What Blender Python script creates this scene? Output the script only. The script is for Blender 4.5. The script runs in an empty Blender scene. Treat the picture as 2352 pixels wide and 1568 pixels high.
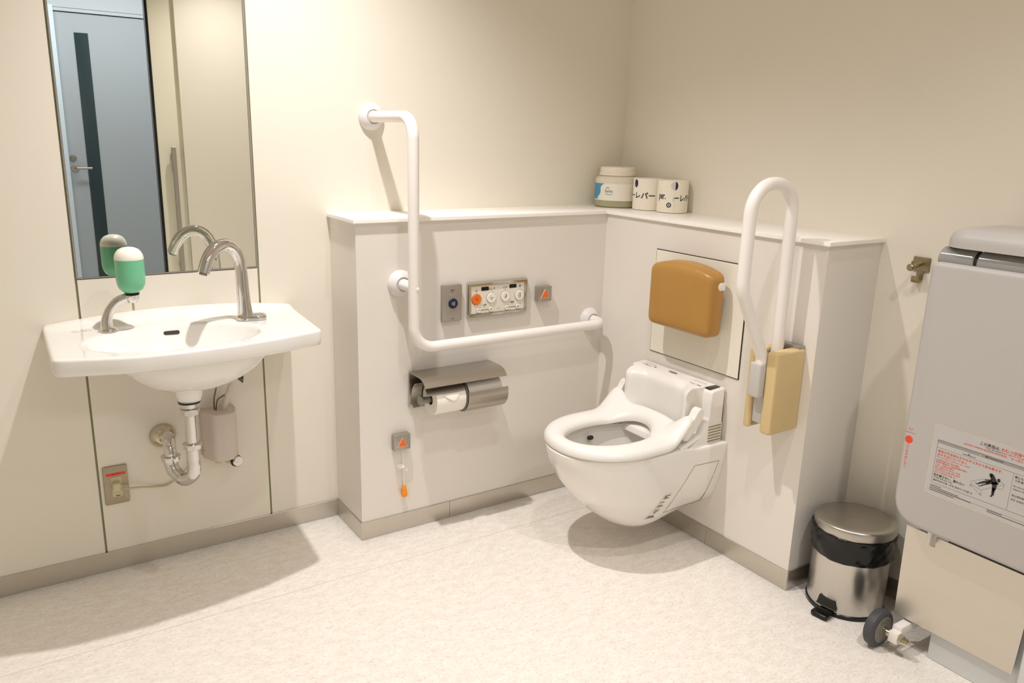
import bpy, bmesh, math, random
from mathutils import Vector as V, Matrix as MX, Euler
random.seed(4)
PI = math.pi
SC = bpy.context.scene
COL = SC.collection
X, Y, Z = V((1, 0, 0)), V((0, 1, 0)), V((0, 0, 1))

# ------------------------------------------------------------------ materials
def lin(c):
    c = [x / 255 for x in c]
    return tuple(x / 12.92 if x <= .04045 else ((x + .055) / 1.055) ** 2.4 for x in c) + (1,)

def mat(name, rgb, rough=.5, metal=0., spec=.5, var=.03, nscale=40., bump=0., bscale=300., stretch=None,
        emit=None, alpha=None, trans=0., ior=1.45, sss=0., coat=0.):
    m = bpy.data.materials.new(name); m.use_nodes = True
    nt = m.node_tree; N = nt.nodes; L = nt.links
    b = N['Principled BSDF']
    tc = N.new('ShaderNodeTexCoord'); mp = N.new('ShaderNodeMapping')
    L.new(tc.outputs['Object'], mp.inputs['Vector'])
    if stretch: mp.inputs['Scale'].default_value = stretch
    nz = N.new('ShaderNodeTexNoise'); nz.inputs['Scale'].default_value = nscale
    nz.inputs['Detail'].default_value = 4
    L.new(mp.outputs['Vector'], nz.inputs['Vector'])
    mix = N.new('ShaderNodeMix'); mix.data_type = 'RGBA'
    c = lin(rgb)
    mix.inputs['A'].default_value = tuple(min(1, x * (1 + var)) for x in c[:3]) + (1,)
    mix.inputs['B'].default_value = tuple(x * (1 - var) for x in c[:3]) + (1,)
    L.new(nz.outputs['Fac'], mix.inputs['Factor'])
    L.new(mix.outputs['Result'], b.inputs['Base Color'])
    b.inputs['Roughness'].default_value = rough
    b.inputs['Metallic'].default_value = metal
    b.inputs['Specular IOR Level'].default_value = spec
    b.inputs['IOR'].default_value = ior
    b.inputs['Transmission Weight'].default_value = trans
    if coat:
        b.inputs['Coat Weight'].default_value = coat; b.inputs['Coat Roughness'].default_value = .08
    if sss:
        b.inputs['Subsurface Weight'].default_value = sss
        b.inputs['Subsurface Radius'].default_value = (.02, .02, .02)
        b.inputs['Subsurface Scale'].default_value = 1
    if bump:
        n2 = N.new('ShaderNodeTexNoise'); n2.inputs['Scale'].default_value = bscale
        L.new(mp.outputs['Vector'], n2.inputs['Vector'])
        bp = N.new('ShaderNodeBump'); bp.inputs['Strength'].default_value = bump
        bp.inputs['Distance'].default_value = .002
        L.new(n2.outputs['Fac'], bp.inputs['Height']); L.new(bp.outputs['Normal'], b.inputs['Normal'])
    if emit:
        b.inputs['Emission Color'].default_value = lin(emit[0]); b.inputs['Emission Strength'].default_value = emit[1]
    return m

M = {}
M['wall'] = mat('wall_paint', (235, 229, 216), .55, var=.012, nscale=3, bump=.05, bscale=400)
M['lowwall'] = mat('low_wall_panel', (231, 226, 218), .45, var=.012, nscale=4, bump=.03, bscale=500)
M['ceil'] = mat('ceiling_paint', (238, 234, 224), .8, var=.01)
M['ledge'] = mat('ledge_top', (247, 244, 238), .3, var=.01)
M['joint'] = mat('joint_seal', (146, 144, 112), .7)
M['dark'] = mat('dark_gap', (40, 40, 30), .8)
M['steel'] = mat('brushed_steel', (188, 184, 176), .32, 1., var=.10, nscale=30, stretch=(1, 1, 60), bump=.06, bscale=60)
M['steelv'] = mat('brushed_steel_upright', (204, 200, 193), .25, 1., var=.08, nscale=30, stretch=(40, 40, .6), bump=.05, bscale=60)
M['base'] = mat('baseboard_steel', (204, 198, 188), .36, 1., var=.08, nscale=20, stretch=(40, 40, 1), bump=.05, bscale=50)
M['holder'] = mat('satin_steel', (192, 186, 176), .33, 1., var=.08, nscale=40, stretch=(1, 30, 30), bump=.04, bscale=80)
M['chrome'] = mat('chrome', (214, 212, 208), .07, 1., var=.01)
M['porc'] = mat('porcelain', (240, 237, 232), .12, var=.008, coat=.5)
M['porcin'] = mat('porcelain_inside_shaded', (220, 217, 211), .12, var=.008)  # same porcelain, darkened: the shade inside the toilet bowl is put into the colour
M['plastic'] = mat('white_plastic', (238, 235, 230), .28, var=.01)
M['rail'] = mat('white_rail_vinyl', (241, 236, 231), .38, var=.01)
M['flange'] = mat('white_flange', (226, 223, 222), .4, var=.01)
M['plasticg'] = mat('grey_plastic', (196, 193, 188), .4, var=.02)
M['boxp'] = mat('pinkish_plastic', (212, 200, 190), .45, var=.02)
M['alu'] = mat('aluminium_plate', (176, 170, 162), .38, .75, var=.04, nscale=200)
M['aluside'] = mat('aluminium_side', (150, 146, 138), .4, .8, var=.04, nscale=200)
M['face'] = mat('panel_face', (232, 225, 212), .4, var=.01)
M['button'] = mat('button_white', (243, 239, 228), .35, var=.01)
M['orange'] = mat('orange_plastic', (236, 112, 36), .4, var=.02)
M['orangeb'] = mat('orange_pull', (250, 150, 10), .35, var=.02)
M['navy'] = mat('navy_button', (28, 32, 62), .35, var=.05)
M['black'] = mat('black_gloss', (14, 14, 14), .2, var=.05)
M['ink'] = mat('ink_black', (44, 42, 38), .6, var=.05)
M['inkg'] = mat('ink_grey', (128, 122, 114), .6, var=.05)
M['inkb'] = mat('ink_navy', (34, 36, 72), .6, var=.05)
M['inkr'] = mat('ink_red', (228, 74, 44), .6, var=.05)
M['inkblue'] = mat('ink_blue', (74, 152, 192), .5, var=.05)
M['inkteal'] = mat('ink_teal', (100, 148, 160), .5, var=.05)
M['silverink'] = mat('ink_silver', (190, 194, 205), .5, var=.05)
M['tan'] = mat('tan_moulded_foam', (176, 132, 66), .32, var=.02, nscale=8)
M['cream'] = mat('cream_plastic', (214, 190, 140), .38, var=.015)
M['soap'] = mat('green_soap', (118, 196, 154), .22, var=.02, sss=.15)
M['soapcap'] = mat('soap_dome', (240, 240, 226), .3, var=.02, sss=.2)
M['paper'] = mat('tissue_paper', (246, 242, 232), .9, var=.015, nscale=200, bump=.15, bscale=500)
M['wrap'] = mat('roll_wrapper', (243, 236, 220), .6, var=.02)
M['jar'] = mat('jar_plastic', (222, 216, 196), .25, var=.03, nscale=60)
M['jarlow'] = mat('jar_contents', (168, 164, 134), .3, var=.08, nscale=90)
M['jarlid'] = mat('jar_lid', (236, 226, 210), .4, var=.02)
M['label'] = mat('label_paper', (238, 234, 220), .5, var=.01)
M['bag'] = mat('bin_liner', (12, 12, 12), .22, var=.1, bump=.4, bscale=40)
M['bed'] = mat('grey_vinyl', (186, 183, 180), .42, var=.012, nscale=10)
M['bedroll'] = mat('grey_gloss_vinyl', (150, 149, 146), .16, var=.02)
M['bedplate'] = mat('satin_panel', (214, 207, 196), .34, .7, var=.03, nscale=60, stretch=(30, 1, 30), bump=.03, bscale=60)
M['bedlow'] = mat('pale_grey_panel', (218, 222, 222), .4, var=.01)
M['sticker'] = mat('clear_label', (190, 188, 186), .22, var=.008)
M['stickerline'] = mat('label_edge', (226, 206, 186), .3)
M['greybar'] = mat('label_grey_bar', (150, 148, 146), .4)
M['rubber'] = mat('rubber_tyre', (72, 72, 76), .55, var=.05)
M['hub'] = mat('wheel_hub', (128, 124, 116), .4, var=.05)
M['nickel'] = mat('nickel', (205, 195, 176), .2, 1., var=.02)
M['hook'] = mat('hook_nickel', (172, 158, 132), .34, 1., var=.06, nscale=60)
M['cord'] = mat('cord_beige', (196, 184, 152), .5)
M['wire'] = mat('wire_olive', (96, 92, 66), .5)
M['plate'] = mat('outlet_plate_steel', (170, 158, 136), .4, .7, var=.04, nscale=200)
M['ivory'] = mat('ivory_plastic', (208, 198, 160), .4)
M['red'] = mat('red_tape', (232, 70, 52), .5)
M['door'] = mat('grey_door', (176, 182, 190), .5, var=.01)
M['dglass'] = mat('dark_door_glass', (46, 62, 68), .12, var=.02)
M['jamb'] = mat('door_frame_white', (220, 232, 244), .45, var=.01)
M['sdoor'] = mat('cream_sliding_door', (238, 234, 216), .45, var=.01)
M['hall'] = mat('hall_wall', (196, 202, 210), .7, var=.01)

def mirror_mat():
    m = mat('mirror_glass', (236, 238, 232), .0, 1., var=.0); return m
M['mirror'] = mirror_mat()

def floor_mat():
    m = bpy.data.materials.new('vinyl_floor'); m.use_nodes = True
    nt = m.node_tree; N = nt.nodes; L = nt.links; b = N['Principled BSDF']
    tc = N.new('ShaderNodeTexCoord'); 
    n1 = N.new('ShaderNodeTexNoise'); n1.inputs['Scale'].default_value = 22; n1.inputs['Detail'].default_value = 6; n1.inputs['Roughness'].default_value = .7
    n2 = N.new('ShaderNodeTexNoise'); n2.inputs['Scale'].default_value = 95; n2.inputs['Detail'].default_value = 3
    mp = N.new('ShaderNodeMapping'); mp.inputs['Scale'].default_value = (1, 2.2, 1); mp.inputs['Rotation'].default_value = (0, 0, .5)
    L.new(tc.outputs['Object'], mp.inputs['Vector'])
    L.new(mp.outputs['Vector'], n1.inputs['Vector']); L.new(mp.outputs['Vector'], n2.inputs['Vector'])
    r1 = N.new('ShaderNodeValToRGB'); r1.color_ramp.elements[0].position = .36; r1.color_ramp.elements[1].position = .62
    r1.color_ramp.elements[0].color = lin((231, 224, 214)); r1.color_ramp.elements[1].color = lin((242, 238, 231))
    r2 = N.new('ShaderNodeValToRGB'); r2.color_ramp.elements[0].position = .30; r2.color_ramp.elements[1].position = .48
    r2.color_ramp.elements[0].color = lin((222, 206, 186)); r2.color_ramp.elements[1].color = lin((255, 255, 255))
    L.new(n1.outputs['Fac'], r1.inputs['Fac']); L.new(n2.outputs['Fac'], r2.inputs['Fac'])
    mx = N.new('ShaderNodeMix'); mx.data_type = 'RGBA'; mx.blend_type = 'MULTIPLY'; mx.inputs['Factor'].default_value = .55
    L.new(r1.outputs['Color'], mx.inputs['A']); L.new(r2.outputs['Color'], mx.inputs['B'])
    # faint welded seam between two sheets
    sp = N.new('ShaderNodeSeparateXYZ'); L.new(tc.outputs['Object'], sp.inputs['Vector'])
    a = N.new('ShaderNodeMath'); a.operation = 'ADD'; a.inputs[1].default_value = .395; L.new(sp.outputs['Y'], a.inputs[0])
    ab = N.new('ShaderNodeMath'); ab.operation = 'ABSOLUTE'; L.new(a.outputs[0], ab.inputs[0])
    lt = N.new('ShaderNodeMath'); lt.operation = 'LESS_THAN'; lt.inputs[1].default_value = .0013; L.new(ab.outputs[0], lt.inputs[0])
    m2 = N.new('ShaderNodeMix'); m2.data_type = 'RGBA'; L.new(mx.outputs['Result'], m2.inputs['A'])
    m2.inputs['B'].default_value = lin((214, 196, 176)); L.new(lt.outputs[0], m2.inputs['Factor'])
    L.new(m2.outputs['Result'], b.inputs['Base Color'])
    b.inputs['Roughness'].default_value = .48; b.inputs['Specular IOR Level'].default_value = .35
    bp = N.new('ShaderNodeBump'); bp.inputs['Strength'].default_value = .06; bp.inputs['Distance'].default_value = .001
    L.new(n2.outputs['Fac'], bp.inputs['Height']); L.new(bp.outputs['Normal'], b.inputs['Normal'])
    return m
M['floor'] = floor_mat()

# ------------------------------------------------------------------ object helpers
BASE = {}
def tag(o, label=None, cat=None, group=None, kind=None):
    if label: o['label'] = label
    if cat: o['category'] = cat
    if group: o['group'] = group
    if kind: o['kind'] = kind
    return o

def thing(name, loc, label, cat, group=None):
    o = bpy.data.objects.new(name, None); COL.objects.link(o)
    o.empty_display_size = .05; o.location = loc
    BASE[o.name] = V(loc)
    return tag(o, label, cat, group)

def obj(name, bm, m, parent=None, base=None, ang=35, smooth=True):
    me = bpy.data.meshes.new(name)
    b = BASE[parent.name] if parent else V(base) if base else V((0, 0, 0))
    bmesh.ops.recalc_face_normals(bm, faces=bm.faces)
    for v in bm.verts: v.co -= b
    bm.to_mesh(me); bm.free()
    me.materials.append(M[m] if isinstance(m, str) else m)
    if smooth:
        me.shade_smooth(); me.set_sharp_from_angle(angle=math.radians(ang))
    o = bpy.data.objects.new(name, me); COL.objects.link(o)
    if parent: o.parent = parent
    else: o.location = b
    BASE[o.name] = b
    return o

def struct(name, bm, m, parent=None):
    o = obj(name, bm, m, parent)
    if not parent: o['kind'] = 'structure'
    return o

nb = bmesh.new

# ------------------------------------------------------------------ shape helpers
def box(bm, x0, x1, y0, y1, z0, z1, bev=0, seg=2):
    r = bmesh.ops.create_cube(bm, size=1)
    vs = r['verts']
    for v in vs:
        v.co = V(((x0 + x1) / 2 + v.co.x * abs(x1 - x0), (y0 + y1) / 2 + v.co.y * abs(y1 - y0), (z0 + z1) / 2 + v.co.z * abs(z1 - z0)))
    if bev:
        es = list({e for v in vs for e in v.link_edges})
        bmesh.ops.bevel(bm, geom=es, offset=bev, segments=seg, profile=.5, affect='EDGES')
    return bm

def rrect(w, h, r, n=6, cx=0, cy=0):
    P = []
    for (sx, sy, a0) in ((1, 1, 0), (-1, 1, 90), (-1, -1, 180), (1, -1, 270)):
        for i in range(n + 1):
            a = math.radians(a0 + 90 * i / n)
            P.append((cx + sx * (w / 2 - r) + r * math.cos(a), cy + sy * (h / 2 - r) + r * math.sin(a)))
    return P

def circ(r, n=32, cx=0, cy=0, ry=None):
    ry = ry or r
    return [(cx + r * math.cos(2 * PI * i / n), cy + ry * math.sin(2 * PI * i / n)) for i in range(n)]

def roundpoly(pts, r, n=5):
    """fillet every corner of a closed 2D polygon; r may be a list"""
    out = []; k = len(pts)
    for i in range(k):
        p0, p1, p2 = (V(pts[(i - 1) % k]), V(pts[i]), V(pts[(i + 1) % k]))
        rr = r[i] if isinstance(r, (list, tuple)) else r
        if rr <= 0: out.append(tuple(p1)); continue
        a = (p0 - p1).normalized(); b = (p2 - p1).normalized()
        t = a.angle(b); d = min(rr / math.tan(t / 2), (p0 - p1).length * .49, (p2 - p1).length * .49)
        q0 = p1 + a * d; q2 = p1 + b * d
        for j in range(n + 1):
            s = j / n
            out.append(tuple(q0 * (1 - s) ** 2 + p1 * 2 * s * (1 - s) + q2 * s * s))
    return out

def ring(bm, co): return [bm.verts.new(c) for c in co]

def bridge(bm, a, b, closed=True):
    n = len(a)
    for i in range(n if closed else n - 1):
        j = (i + 1) % n
        try: bm.faces.new((a[i], a[j], b[j], b[i]))
        except ValueError: pass

def loft(bm, rings, closed=True, cap0=True, cap1=True):
    R = [ring(bm, r) for r in rings]
    for a, b in zip(R, R[1:]): bridge(bm, a, b, closed)
    if cap0: bm.faces.new(R[0])
    if cap1: bm.faces.new(R[-1])
    return R

def prism(bm, pts, o, u, v, n, d, bev=0, seg=3, bevback=False):
    """2D polygon pts placed on (o,u,v) and extruded by n*d, front rim rounded by bev"""
    f = lambda p, h, k=1: o + u * p[0] + v * p[1] + n * h
    rings = [[f(p, 0) for p in pts]]
    if bev:
        c = V((sum(p[0] for p in pts) / len(pts), sum(p[1] for p in pts) / len(pts)))
        def inset(q):
            out = []; k = len(pts)
            for i in range(k):
                p0, p1, p2 = V(pts[i - 1]), V(pts[i]), V(pts[(i + 1) % k])
                e = (p2 - p1); e0 = (p1 - p0)
                nn = V((0, 0))
                for ee in (e, e0):
                    if ee.length > 1e-9:
                        w = V((-ee.y, ee.x)).normalized(); nn += w
                nn = nn.normalized() if nn.length > 1e-9 else nn
                s = 1 if area > 0 else -1
                out.append(p1 + nn * q * s)
            return out
        area = sum(pts[i - 1][0] * pts[i][1] - pts[i][0] * pts[i - 1][1] for i in range(len(pts)))
        for j in range(seg + 1):
            a = PI / 2 * j / seg
            q = inset(bev * (1 - math.cos(a)))
            rings.append([f(p, d - bev + bev * math.sin(a)) for p in q])
    else:
        rings.append([f(p, d) for p in pts])
    return loft(bm, rings)

def frame_rings(pts, closed=False):
    """parallel transport frames"""
    n = len(pts); T = []
    for i in range(n):
        if closed: t = pts[(i + 1) % n] - pts[i - 1]
        elif i == 0: t = pts[1] - pts[0]
        elif i == n - 1: t = pts[-1] - pts[-2]
        else: t = (pts[i + 1] - pts[i]).normalized() + (pts[i] - pts[i - 1]).normalized()
        T.append(t.normalized())
    a = T[0].orthogonal().normalized(); A = [a]
    for i in range(1, n):
        ax = T[i - 1].cross(T[i])
        if ax.length > 1e-8:
            a = MX.Rotation(T[i - 1].angle(T[i]), 3, ax.normalized()) @ a
        a = (a - T[i] * a.dot(T[i])).normalized(); A.append(a)
    return T, A

def tube(bm, pts, r, seg=14, cap=True, closed=False, sec=None):
    pts = [V(p) for p in pts]; T, A = frame_rings(pts, closed)
    R = []
    for i, p in enumerate(pts):
        rr = r[i] if isinstance(r, (list, tuple)) else r
        b = T[i].cross(A[i])
        R.append([p + (A[i] * math.cos(2 * PI * k / seg) + b * math.sin(2 * PI * k / seg)) * rr for k in range(seg)])
    Rv = [ring(bm, q) for q in R]
    for a, b in zip(Rv, Rv[1:]): bridge(bm, a, b)
    if closed: bridge(bm, Rv[-1], Rv[0])
    elif cap:
        bm.faces.new(Rv[0]); bm.faces.new(Rv[-1])
    return bm

def fillet(pts, r, n=8):
    pts = [V(p) for p in pts]; out = [pts[0]]
    for i in range(1, len(pts) - 1):
        p0, p1, p2 = pts[i - 1], pts[i], pts[i + 1]
        rr = r[i - 1] if isinstance(r, (list, tuple)) else r
        a = (p0 - p1).normalized(); b = (p2 - p1).normalized(); t = a.angle(b)
        d = rr / math.tan(t / 2); q0 = p1 + a * d; q2 = p1 + b * d
        c = p1 + (a + b).normalized() * (rr / math.sin(t / 2))
        v0 = q0 - c; v2 = q2 - c; ax = v0.cross(v2).normalized(); full = v0.angle(v2)
        for j in range(n + 1):
            out.append(c + MX.Rotation(full * j / n, 3, ax) @ v0)
    out.append(pts[-1]); return out

def catmull(P, n=8, closed=False):
    P = [V(p) for p in P]; k = len(P); out = []
    for i in range(k if closed else k - 1):
        g = (lambda j: P[j % k]) if closed else (lambda j: P[max(0, min(k - 1, j))])
        a, b, c, d = g(i - 1), g(i), g(i + 1), g(i + 2)
        for j in range(n):
            t = j / n
            out.append(.5 * ((2 * b) + (c - a) * t + (2 * a - 5 * b + 4 * c - d) * t * t + (3 * b - a - 3 * c + d) * t ** 3))
    if not closed: out.append(P[-1])
    return out

def lathe(bm, prof, o, axis=Z, seg=36, cap0=True, cap1=True, wob=None):
    o = V(o); axis = V(axis).normalized()
    a = axis.orthogonal().normalized(); b = axis.cross(a)
    R = []
    for (r, h) in prof:
        R.append([o + axis * h + (a * math.cos(2 * PI * k / seg) + b * math.sin(2 * PI * k / seg)) * (r * (wob(k / seg, h) if wob else 1)) for k in range(seg)])
    return loft(bm, R, True, cap0, cap1)

def disc(bm, o, n, r, d, seg=28, bev=0):
    n = V(n).normalized(); u = n.orthogonal().normalized(); v = n.cross(u)
    prism(bm, circ(r, seg), V(o), u, v, n, d, bev)

def text_geo(s, bold=0.):
    cu = bpy.data.curves.new('t', 'FONT'); cu.body = s; cu.size = 1; cu.offset = bold; cu.resolution_u = 3
    o = bpy.data.objects.new('t', cu); COL.objects.link(o)
    dg = bpy.context.evaluated_depsgraph_get(); dg.update()
    me = bpy.data.meshes.new_from_object(o.evaluated_get(dg))
    vs = [tuple(v.co[:2]) for v in me.vertices]; fs = [tuple(p.vertices) for p in me.polygons]
    bpy.data.objects.remove(o); bpy.data.curves.remove(cu); bpy.data.meshes.remove(me)
    return vs, fs

def text(bm, s, fn, h=None, w=None, size=None, align='c', bold=0., cx=0, cy=0, rot=0):
    """print s; fn maps flat (a,b) metres to 3D. size = em size, or bounding w / h"""
    vs, fs = text_geo(s, bold)
    if not vs: return
    x0 = min(v[0] for v in vs); x1 = max(v[0] for v in vs); y0 = min(v[1] for v in vs); y1 = max(v[1] for v in vs)
    sy = size if size else h / (y1 - y0) if h else w / (x1 - x0)
    sx = w / (x1 - x0) if w else sy
    ox = {'c': (x0 + x1) / 2, 'l': x0, 'r': x1}[align]; oy = (y0 + y1) / 2
    cr, sr = math.cos(rot), math.sin(rot)
    b2 = bmesh.new()
    vv = [b2.verts.new((( v[0] - ox) * sx, (v[1] - oy) * sy, 0)) for v in vs]
    for f in fs:
        try: b2.faces.new([vv[i] for i in f])
        except ValueError: pass
    W = (x1 - x0) * sx
    if getattr(fn, 'curved', False):
        for k in range(1, 16):
            xx = (x0 - ox) * sx + W * k / 16
            bmesh.ops.bisect_plane(b2, geom=b2.verts[:] + b2.edges[:] + b2.faces[:], plane_co=(xx, 0, 0), plane_no=(1, 0, 0))
    b2.verts.index_update()
    mp = {}
    for v in b2.verts:
        a, b = v.co.x, v.co.y
        mp[v] = bm.verts.new(fn(cx + a * cr - b * sr, cy + a * sr + b * cr))
    for f in b2.faces:
        try: bm.faces.new([mp[v] for v in f.verts])
        except ValueError: pass
    b2.free()

def plane_fn(o, u, v, off=.0003):
    o = V(o); u = V(u); v = V(v); n = u.cross(v).normalized() * off
    return lambda a, b: o + u * a + v * b + n

def cyl_fn(c, r, th, off=.0003):
    """print on an upright cylinder, th = direction the print faces, runs left to right as read"""
    c = V(c)
    f = lambda a, b: V((c.x + (r + off) * math.cos(th + a / r), c.y + (r + off) * math.sin(th + a / r), c.z + b))
    f.curved = True
    return f

def flat(bm, pts, fn):
    bm.faces.new([bm.verts.new(fn(*p)) for p in pts])

def stroke(bm, pts, w, fn, closed=False):
    """a drawn line of width w"""
    P = [V(p) for p in pts]; n = len(P)
    L, R = [], []
    for i in range(n):
        t = (P[(i + 1) % n] - P[i - 1]) if closed else (P[min(n - 1, i + 1)] - P[max(0, i - 1)])
        t = t.normalized(); q = V((-t.y, t.x)) * w / 2
        L.append(bm.verts.new(fn(*(P[i] + q)))); R.append(bm.verts.new(fn(*(P[i] - q))))
    for i in range(n if closed else n - 1):
        j = (i + 1) % n
        bm.faces.new((L[i], L[j], R[j], R[i]))

def rect(cx, cy, w, h): return [(cx - w / 2, cy - h / 2), (cx + w / 2, cy - h / 2), (cx + w / 2, cy + h / 2), (cx - w / 2, cy + h / 2)]

def ray_poly(poly, c, ang):
    d = V((math.cos(ang), math.sin(ang))); best = None; k = len(poly)
    for i in range(k):
        a = V(poly[i]) - V(c); b = V(poly[(i + 1) % k]) - V(c); e = b - a
        den = d.x * e.y - d.y * e.x
        if abs(den) < 1e-12: continue
        t = (a.x * e.y - a.y * e.x) / den; s = (a.x * d.y - a.y * d.x) / den
        if t > 0 and -1e-9 <= s <= 1 + 1e-9 and (best is None or t > best): best = t
    return best

def sstep(a, b, x):
    t = max(0, min(1, (x - a) / (b - a))); return t * t * (3 - 2 * t)
def lerp(a, b, t): return a + (b - a) * t
def interp(tab, x):
    if x <= tab[0][0]: return tab[0][1:]
    for p, q in zip(tab, tab[1:]):
        if x <= q[0]:
            t = (x - p[0]) / (q[0] - p[0]); return tuple(lerp(a, b, t) for a, b in zip(p[1:], q[1:]))
    return tab[-1][1:]

# ------------------------------------------------------------------ room numbers (metres)
XA, D1, W, YB, H, HB, XR, OV, T = .2012, -.2132, 1.1733, -1.1389, 1.053, .0619, 1.4185, .0098, .0112
XL, YD, ZC = -1.75, -2.70, 2.50          # left wall, wall with the doorway, ceiling
MX0, MX1, MZ = -.5284, -.0316, .8942     # mirror and its panel
YH = -4.30                               # far wall of the corridor

# floor / ceiling
bm = nb(); box(bm, XL - .1, XR + .1, YD, .06, -.05, 0); struct('floor', bm, 'floor')
bm = nb(); box(bm, XL - .1, XR + .1, YD, .06, ZC, ZC + .05); struct('ceiling', bm, 'ceil')
# wall with the mirror: two side panels and the strip below the mirror, with open joints
bm = nb()
G = .003
box(bm, XL, MX0 - G, 0, .03, 0, ZC); box(bm, MX1 + G, XR, 0, .03, 0, ZC)
box(bm, MX0 + G, MX1 - G, 0, .03, 0, MZ - G); box(bm, MX0 + G, MX1 - G, 0, .03, 2.15, ZC)
struct('wall_left', bm, 'wall')
bm = nb(); box(bm, MX0 - .02, MX1 + .02, .0305, .05, 0, ZC)
for x in (MX0, MX1): box(bm, x - G, x + G, .004, .0305, HB, 2.15)
struct('trim_1', bm, 'joint')
bm = nb(); box(bm, XR, XR + .06, YD, .06, 0, ZC); struct('wall_right', bm, 'wall')
bm = nb(); box(bm, XL - .06, XL, YD, .06, 0, ZC); struct('wall_far_left', bm, 'wall')
# low service walls with their ledge
bm = nb(); box(bm, XA, XR, D1, 0, 0, H - T); struct('wall_low_left', bm, 'lowwall')
bm = nb(); box(bm, W, XR, YB, D1, 0, H - T); struct('wall_low_right', bm, 'lowwall')
bm = nb()
prism(bm, [(XA - OV, 0), (XA - OV, D1 - OV), (W - OV, D1 - OV), (W - OV, YB - OV), (XR, YB - OV), (XR, 0)], V((0, 0, H - T)), X, Y, Z, T, .0018, 2)
struct('trim_2', bm, 'ledge')
# baseboards (thin stainless strip); a hairline joint now and then
def baseb(name, segs):
    bm = nb()
    for s in segs: box(bm, *s, .0006, 1)
    struct(name, bm, 'base')
t = .0035
baseb('baseboard_left', [(XL, XA - t, -t, .0, 0, HB)])
baseb('baseboard_low_left', [(XA - t, .5265, D1 - t, D1, 0, HB), (.5275, W - t, D1 - t, D1, 0, HB), (XA - t, XA, D1, 0, 0, HB)])
baseb('baseboard_low_right', [(W - t, W, -.8135, D1, 0, HB), (W - t, W, YB - t, -.8145, 0, HB), (W, XR, YB - t, YB, 0, HB)])
baseb('baseboard_right', [(XR - t, XR, YD, YB - t, 0, HB)])

# wall with the doorway behind the photographer, sliding door in its pocket, corridor beyond
DX0, DX1 = -.95, .324
bm = nb(); box(bm, XL, DX0, YD - .15, YD, 0, ZC); box(bm, DX1, XR, YD - .15, YD, 0, ZC); box(bm, DX0, DX1, YD - .15, YD, 2.15, ZC)
struct('wall_back', bm, 'wall')
bm = nb(); box(bm, .185, 1.15, YD - .075, YD - .035, .012, 2.16, .002, 1)
d2 = struct('door_2', bm, 'sdoor')
bm = nb(); box(bm, .172, .187, YD - .082, YD - .028, .012, 2.16, .003, 1); o = obj('edge_gasket', bm, 'black', d2)
bm = nb(); hx, hy = .262, YD + .012
box(bm, hx - .012, hx + .012, hy - .012, hy + .012, .42, 1.185, .002, 1)
for z in (1.13, .48): box(bm, hx - .008, hx + .008, YD - .036, hy, z - .02, z + .02, .002, 1)
obj('pull_bar', bm, 'alu', d2)
bm = nb(); box(bm, -2.6, 2.2, YH, YD, -.05, -.0005); struct('floor_corridor', bm, 'floor')
bm = nb(); box(bm, -2.6, 2.2, YH, YD - .15, ZC, ZC + .05); struct('ceiling_corridor', bm, 'ceil')
bm = nb(); box(bm, -2.6, -.19, YH - .1, YH, 0, ZC); box(bm, .78, 2.2, YH - .1, YH, 0, ZC); box(bm, -.19, .78, YH - .1, YH, 2.09, ZC)
struct('wall_corridor', bm, 'hall')
bm = nb(); box(bm, -2.66, -2.6, YH, YD, 0, ZC); struct('wall_corridor_left', bm, 'hall')
bm = nb(); box(bm, 2.2, 2.26, YH, YD, 0, ZC); struct('wall_corridor_right', bm, 'hall')
bm = nb(); box(bm, -.152, .742, YH - .06, YH - .02, .008, 2.062, .002, 1)
d1 = struct('door_1', bm, 'door')
bm = nb(); box(bm, -.19, -.155, YH - .08, YH + .02, 0, 2.1, .002, 1); box(bm, .745, .78, YH - .08, YH + .02, 0, 2.1, .002, 1)
obj('door_frame', bm, 'jamb', d1)
bm = nb(); box(bm, -.155, .745, YH - .08, YH - .005, 2.066, 2.1); obj('head_jamb', bm, 'hall', d1)
bm = nb(); box(bm, -.036, .053, YH - .02, YH - .014, .12, 1.93, .001, 1); obj('glass_strip', bm, 'dglass', d1)
bm = nb()
lathe(bm, [(.026, 0), (.026, .006), (.02, .008)], (-.118, YH - .02, .985), Y, 24)
tube(bm, fillet([(-.118, YH - .02, .985), (-.118, YH + .035, .985), (-.012, YH + .035, .985)], .012), .0085, 12)
obj('lever_handle', bm, 'alu', d1)
bm = nb(); lathe(bm, [(.022, 0), (.022, .006), (.016, .008)], (-.126, YH - .02, 1.056), Y, 24); lathe(bm, [(.011, .008), (.011, .014)], (-.126, YH - .02, 1.056), Y, 16)
obj('lock_cylinder', bm, 'aluside', d1)

# ------------------------------------------------------------------ mirror
t_ = thing('mirror', (-.28, 0, MZ), 'tall frameless mirror set flush in wall above washbasin', 'mirror')
bm = nb(); box(bm, MX0 + .006, MX1 - .006, .0, .006, MZ + .003, 2.148); obj('mirror_glass', bm, 'mirror', t_)
bm = nb()
for x in (MX0 + .0035, MX1 - .0035): box(bm, x - .002, x + .002, -.0012, .02, MZ, 2.15)
box(bm, MX0 + .005, MX1 - .005, -.0012, .02, MZ - .001, MZ + .0025)
obj('edge_trim', bm, 'alu', t_)

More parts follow.
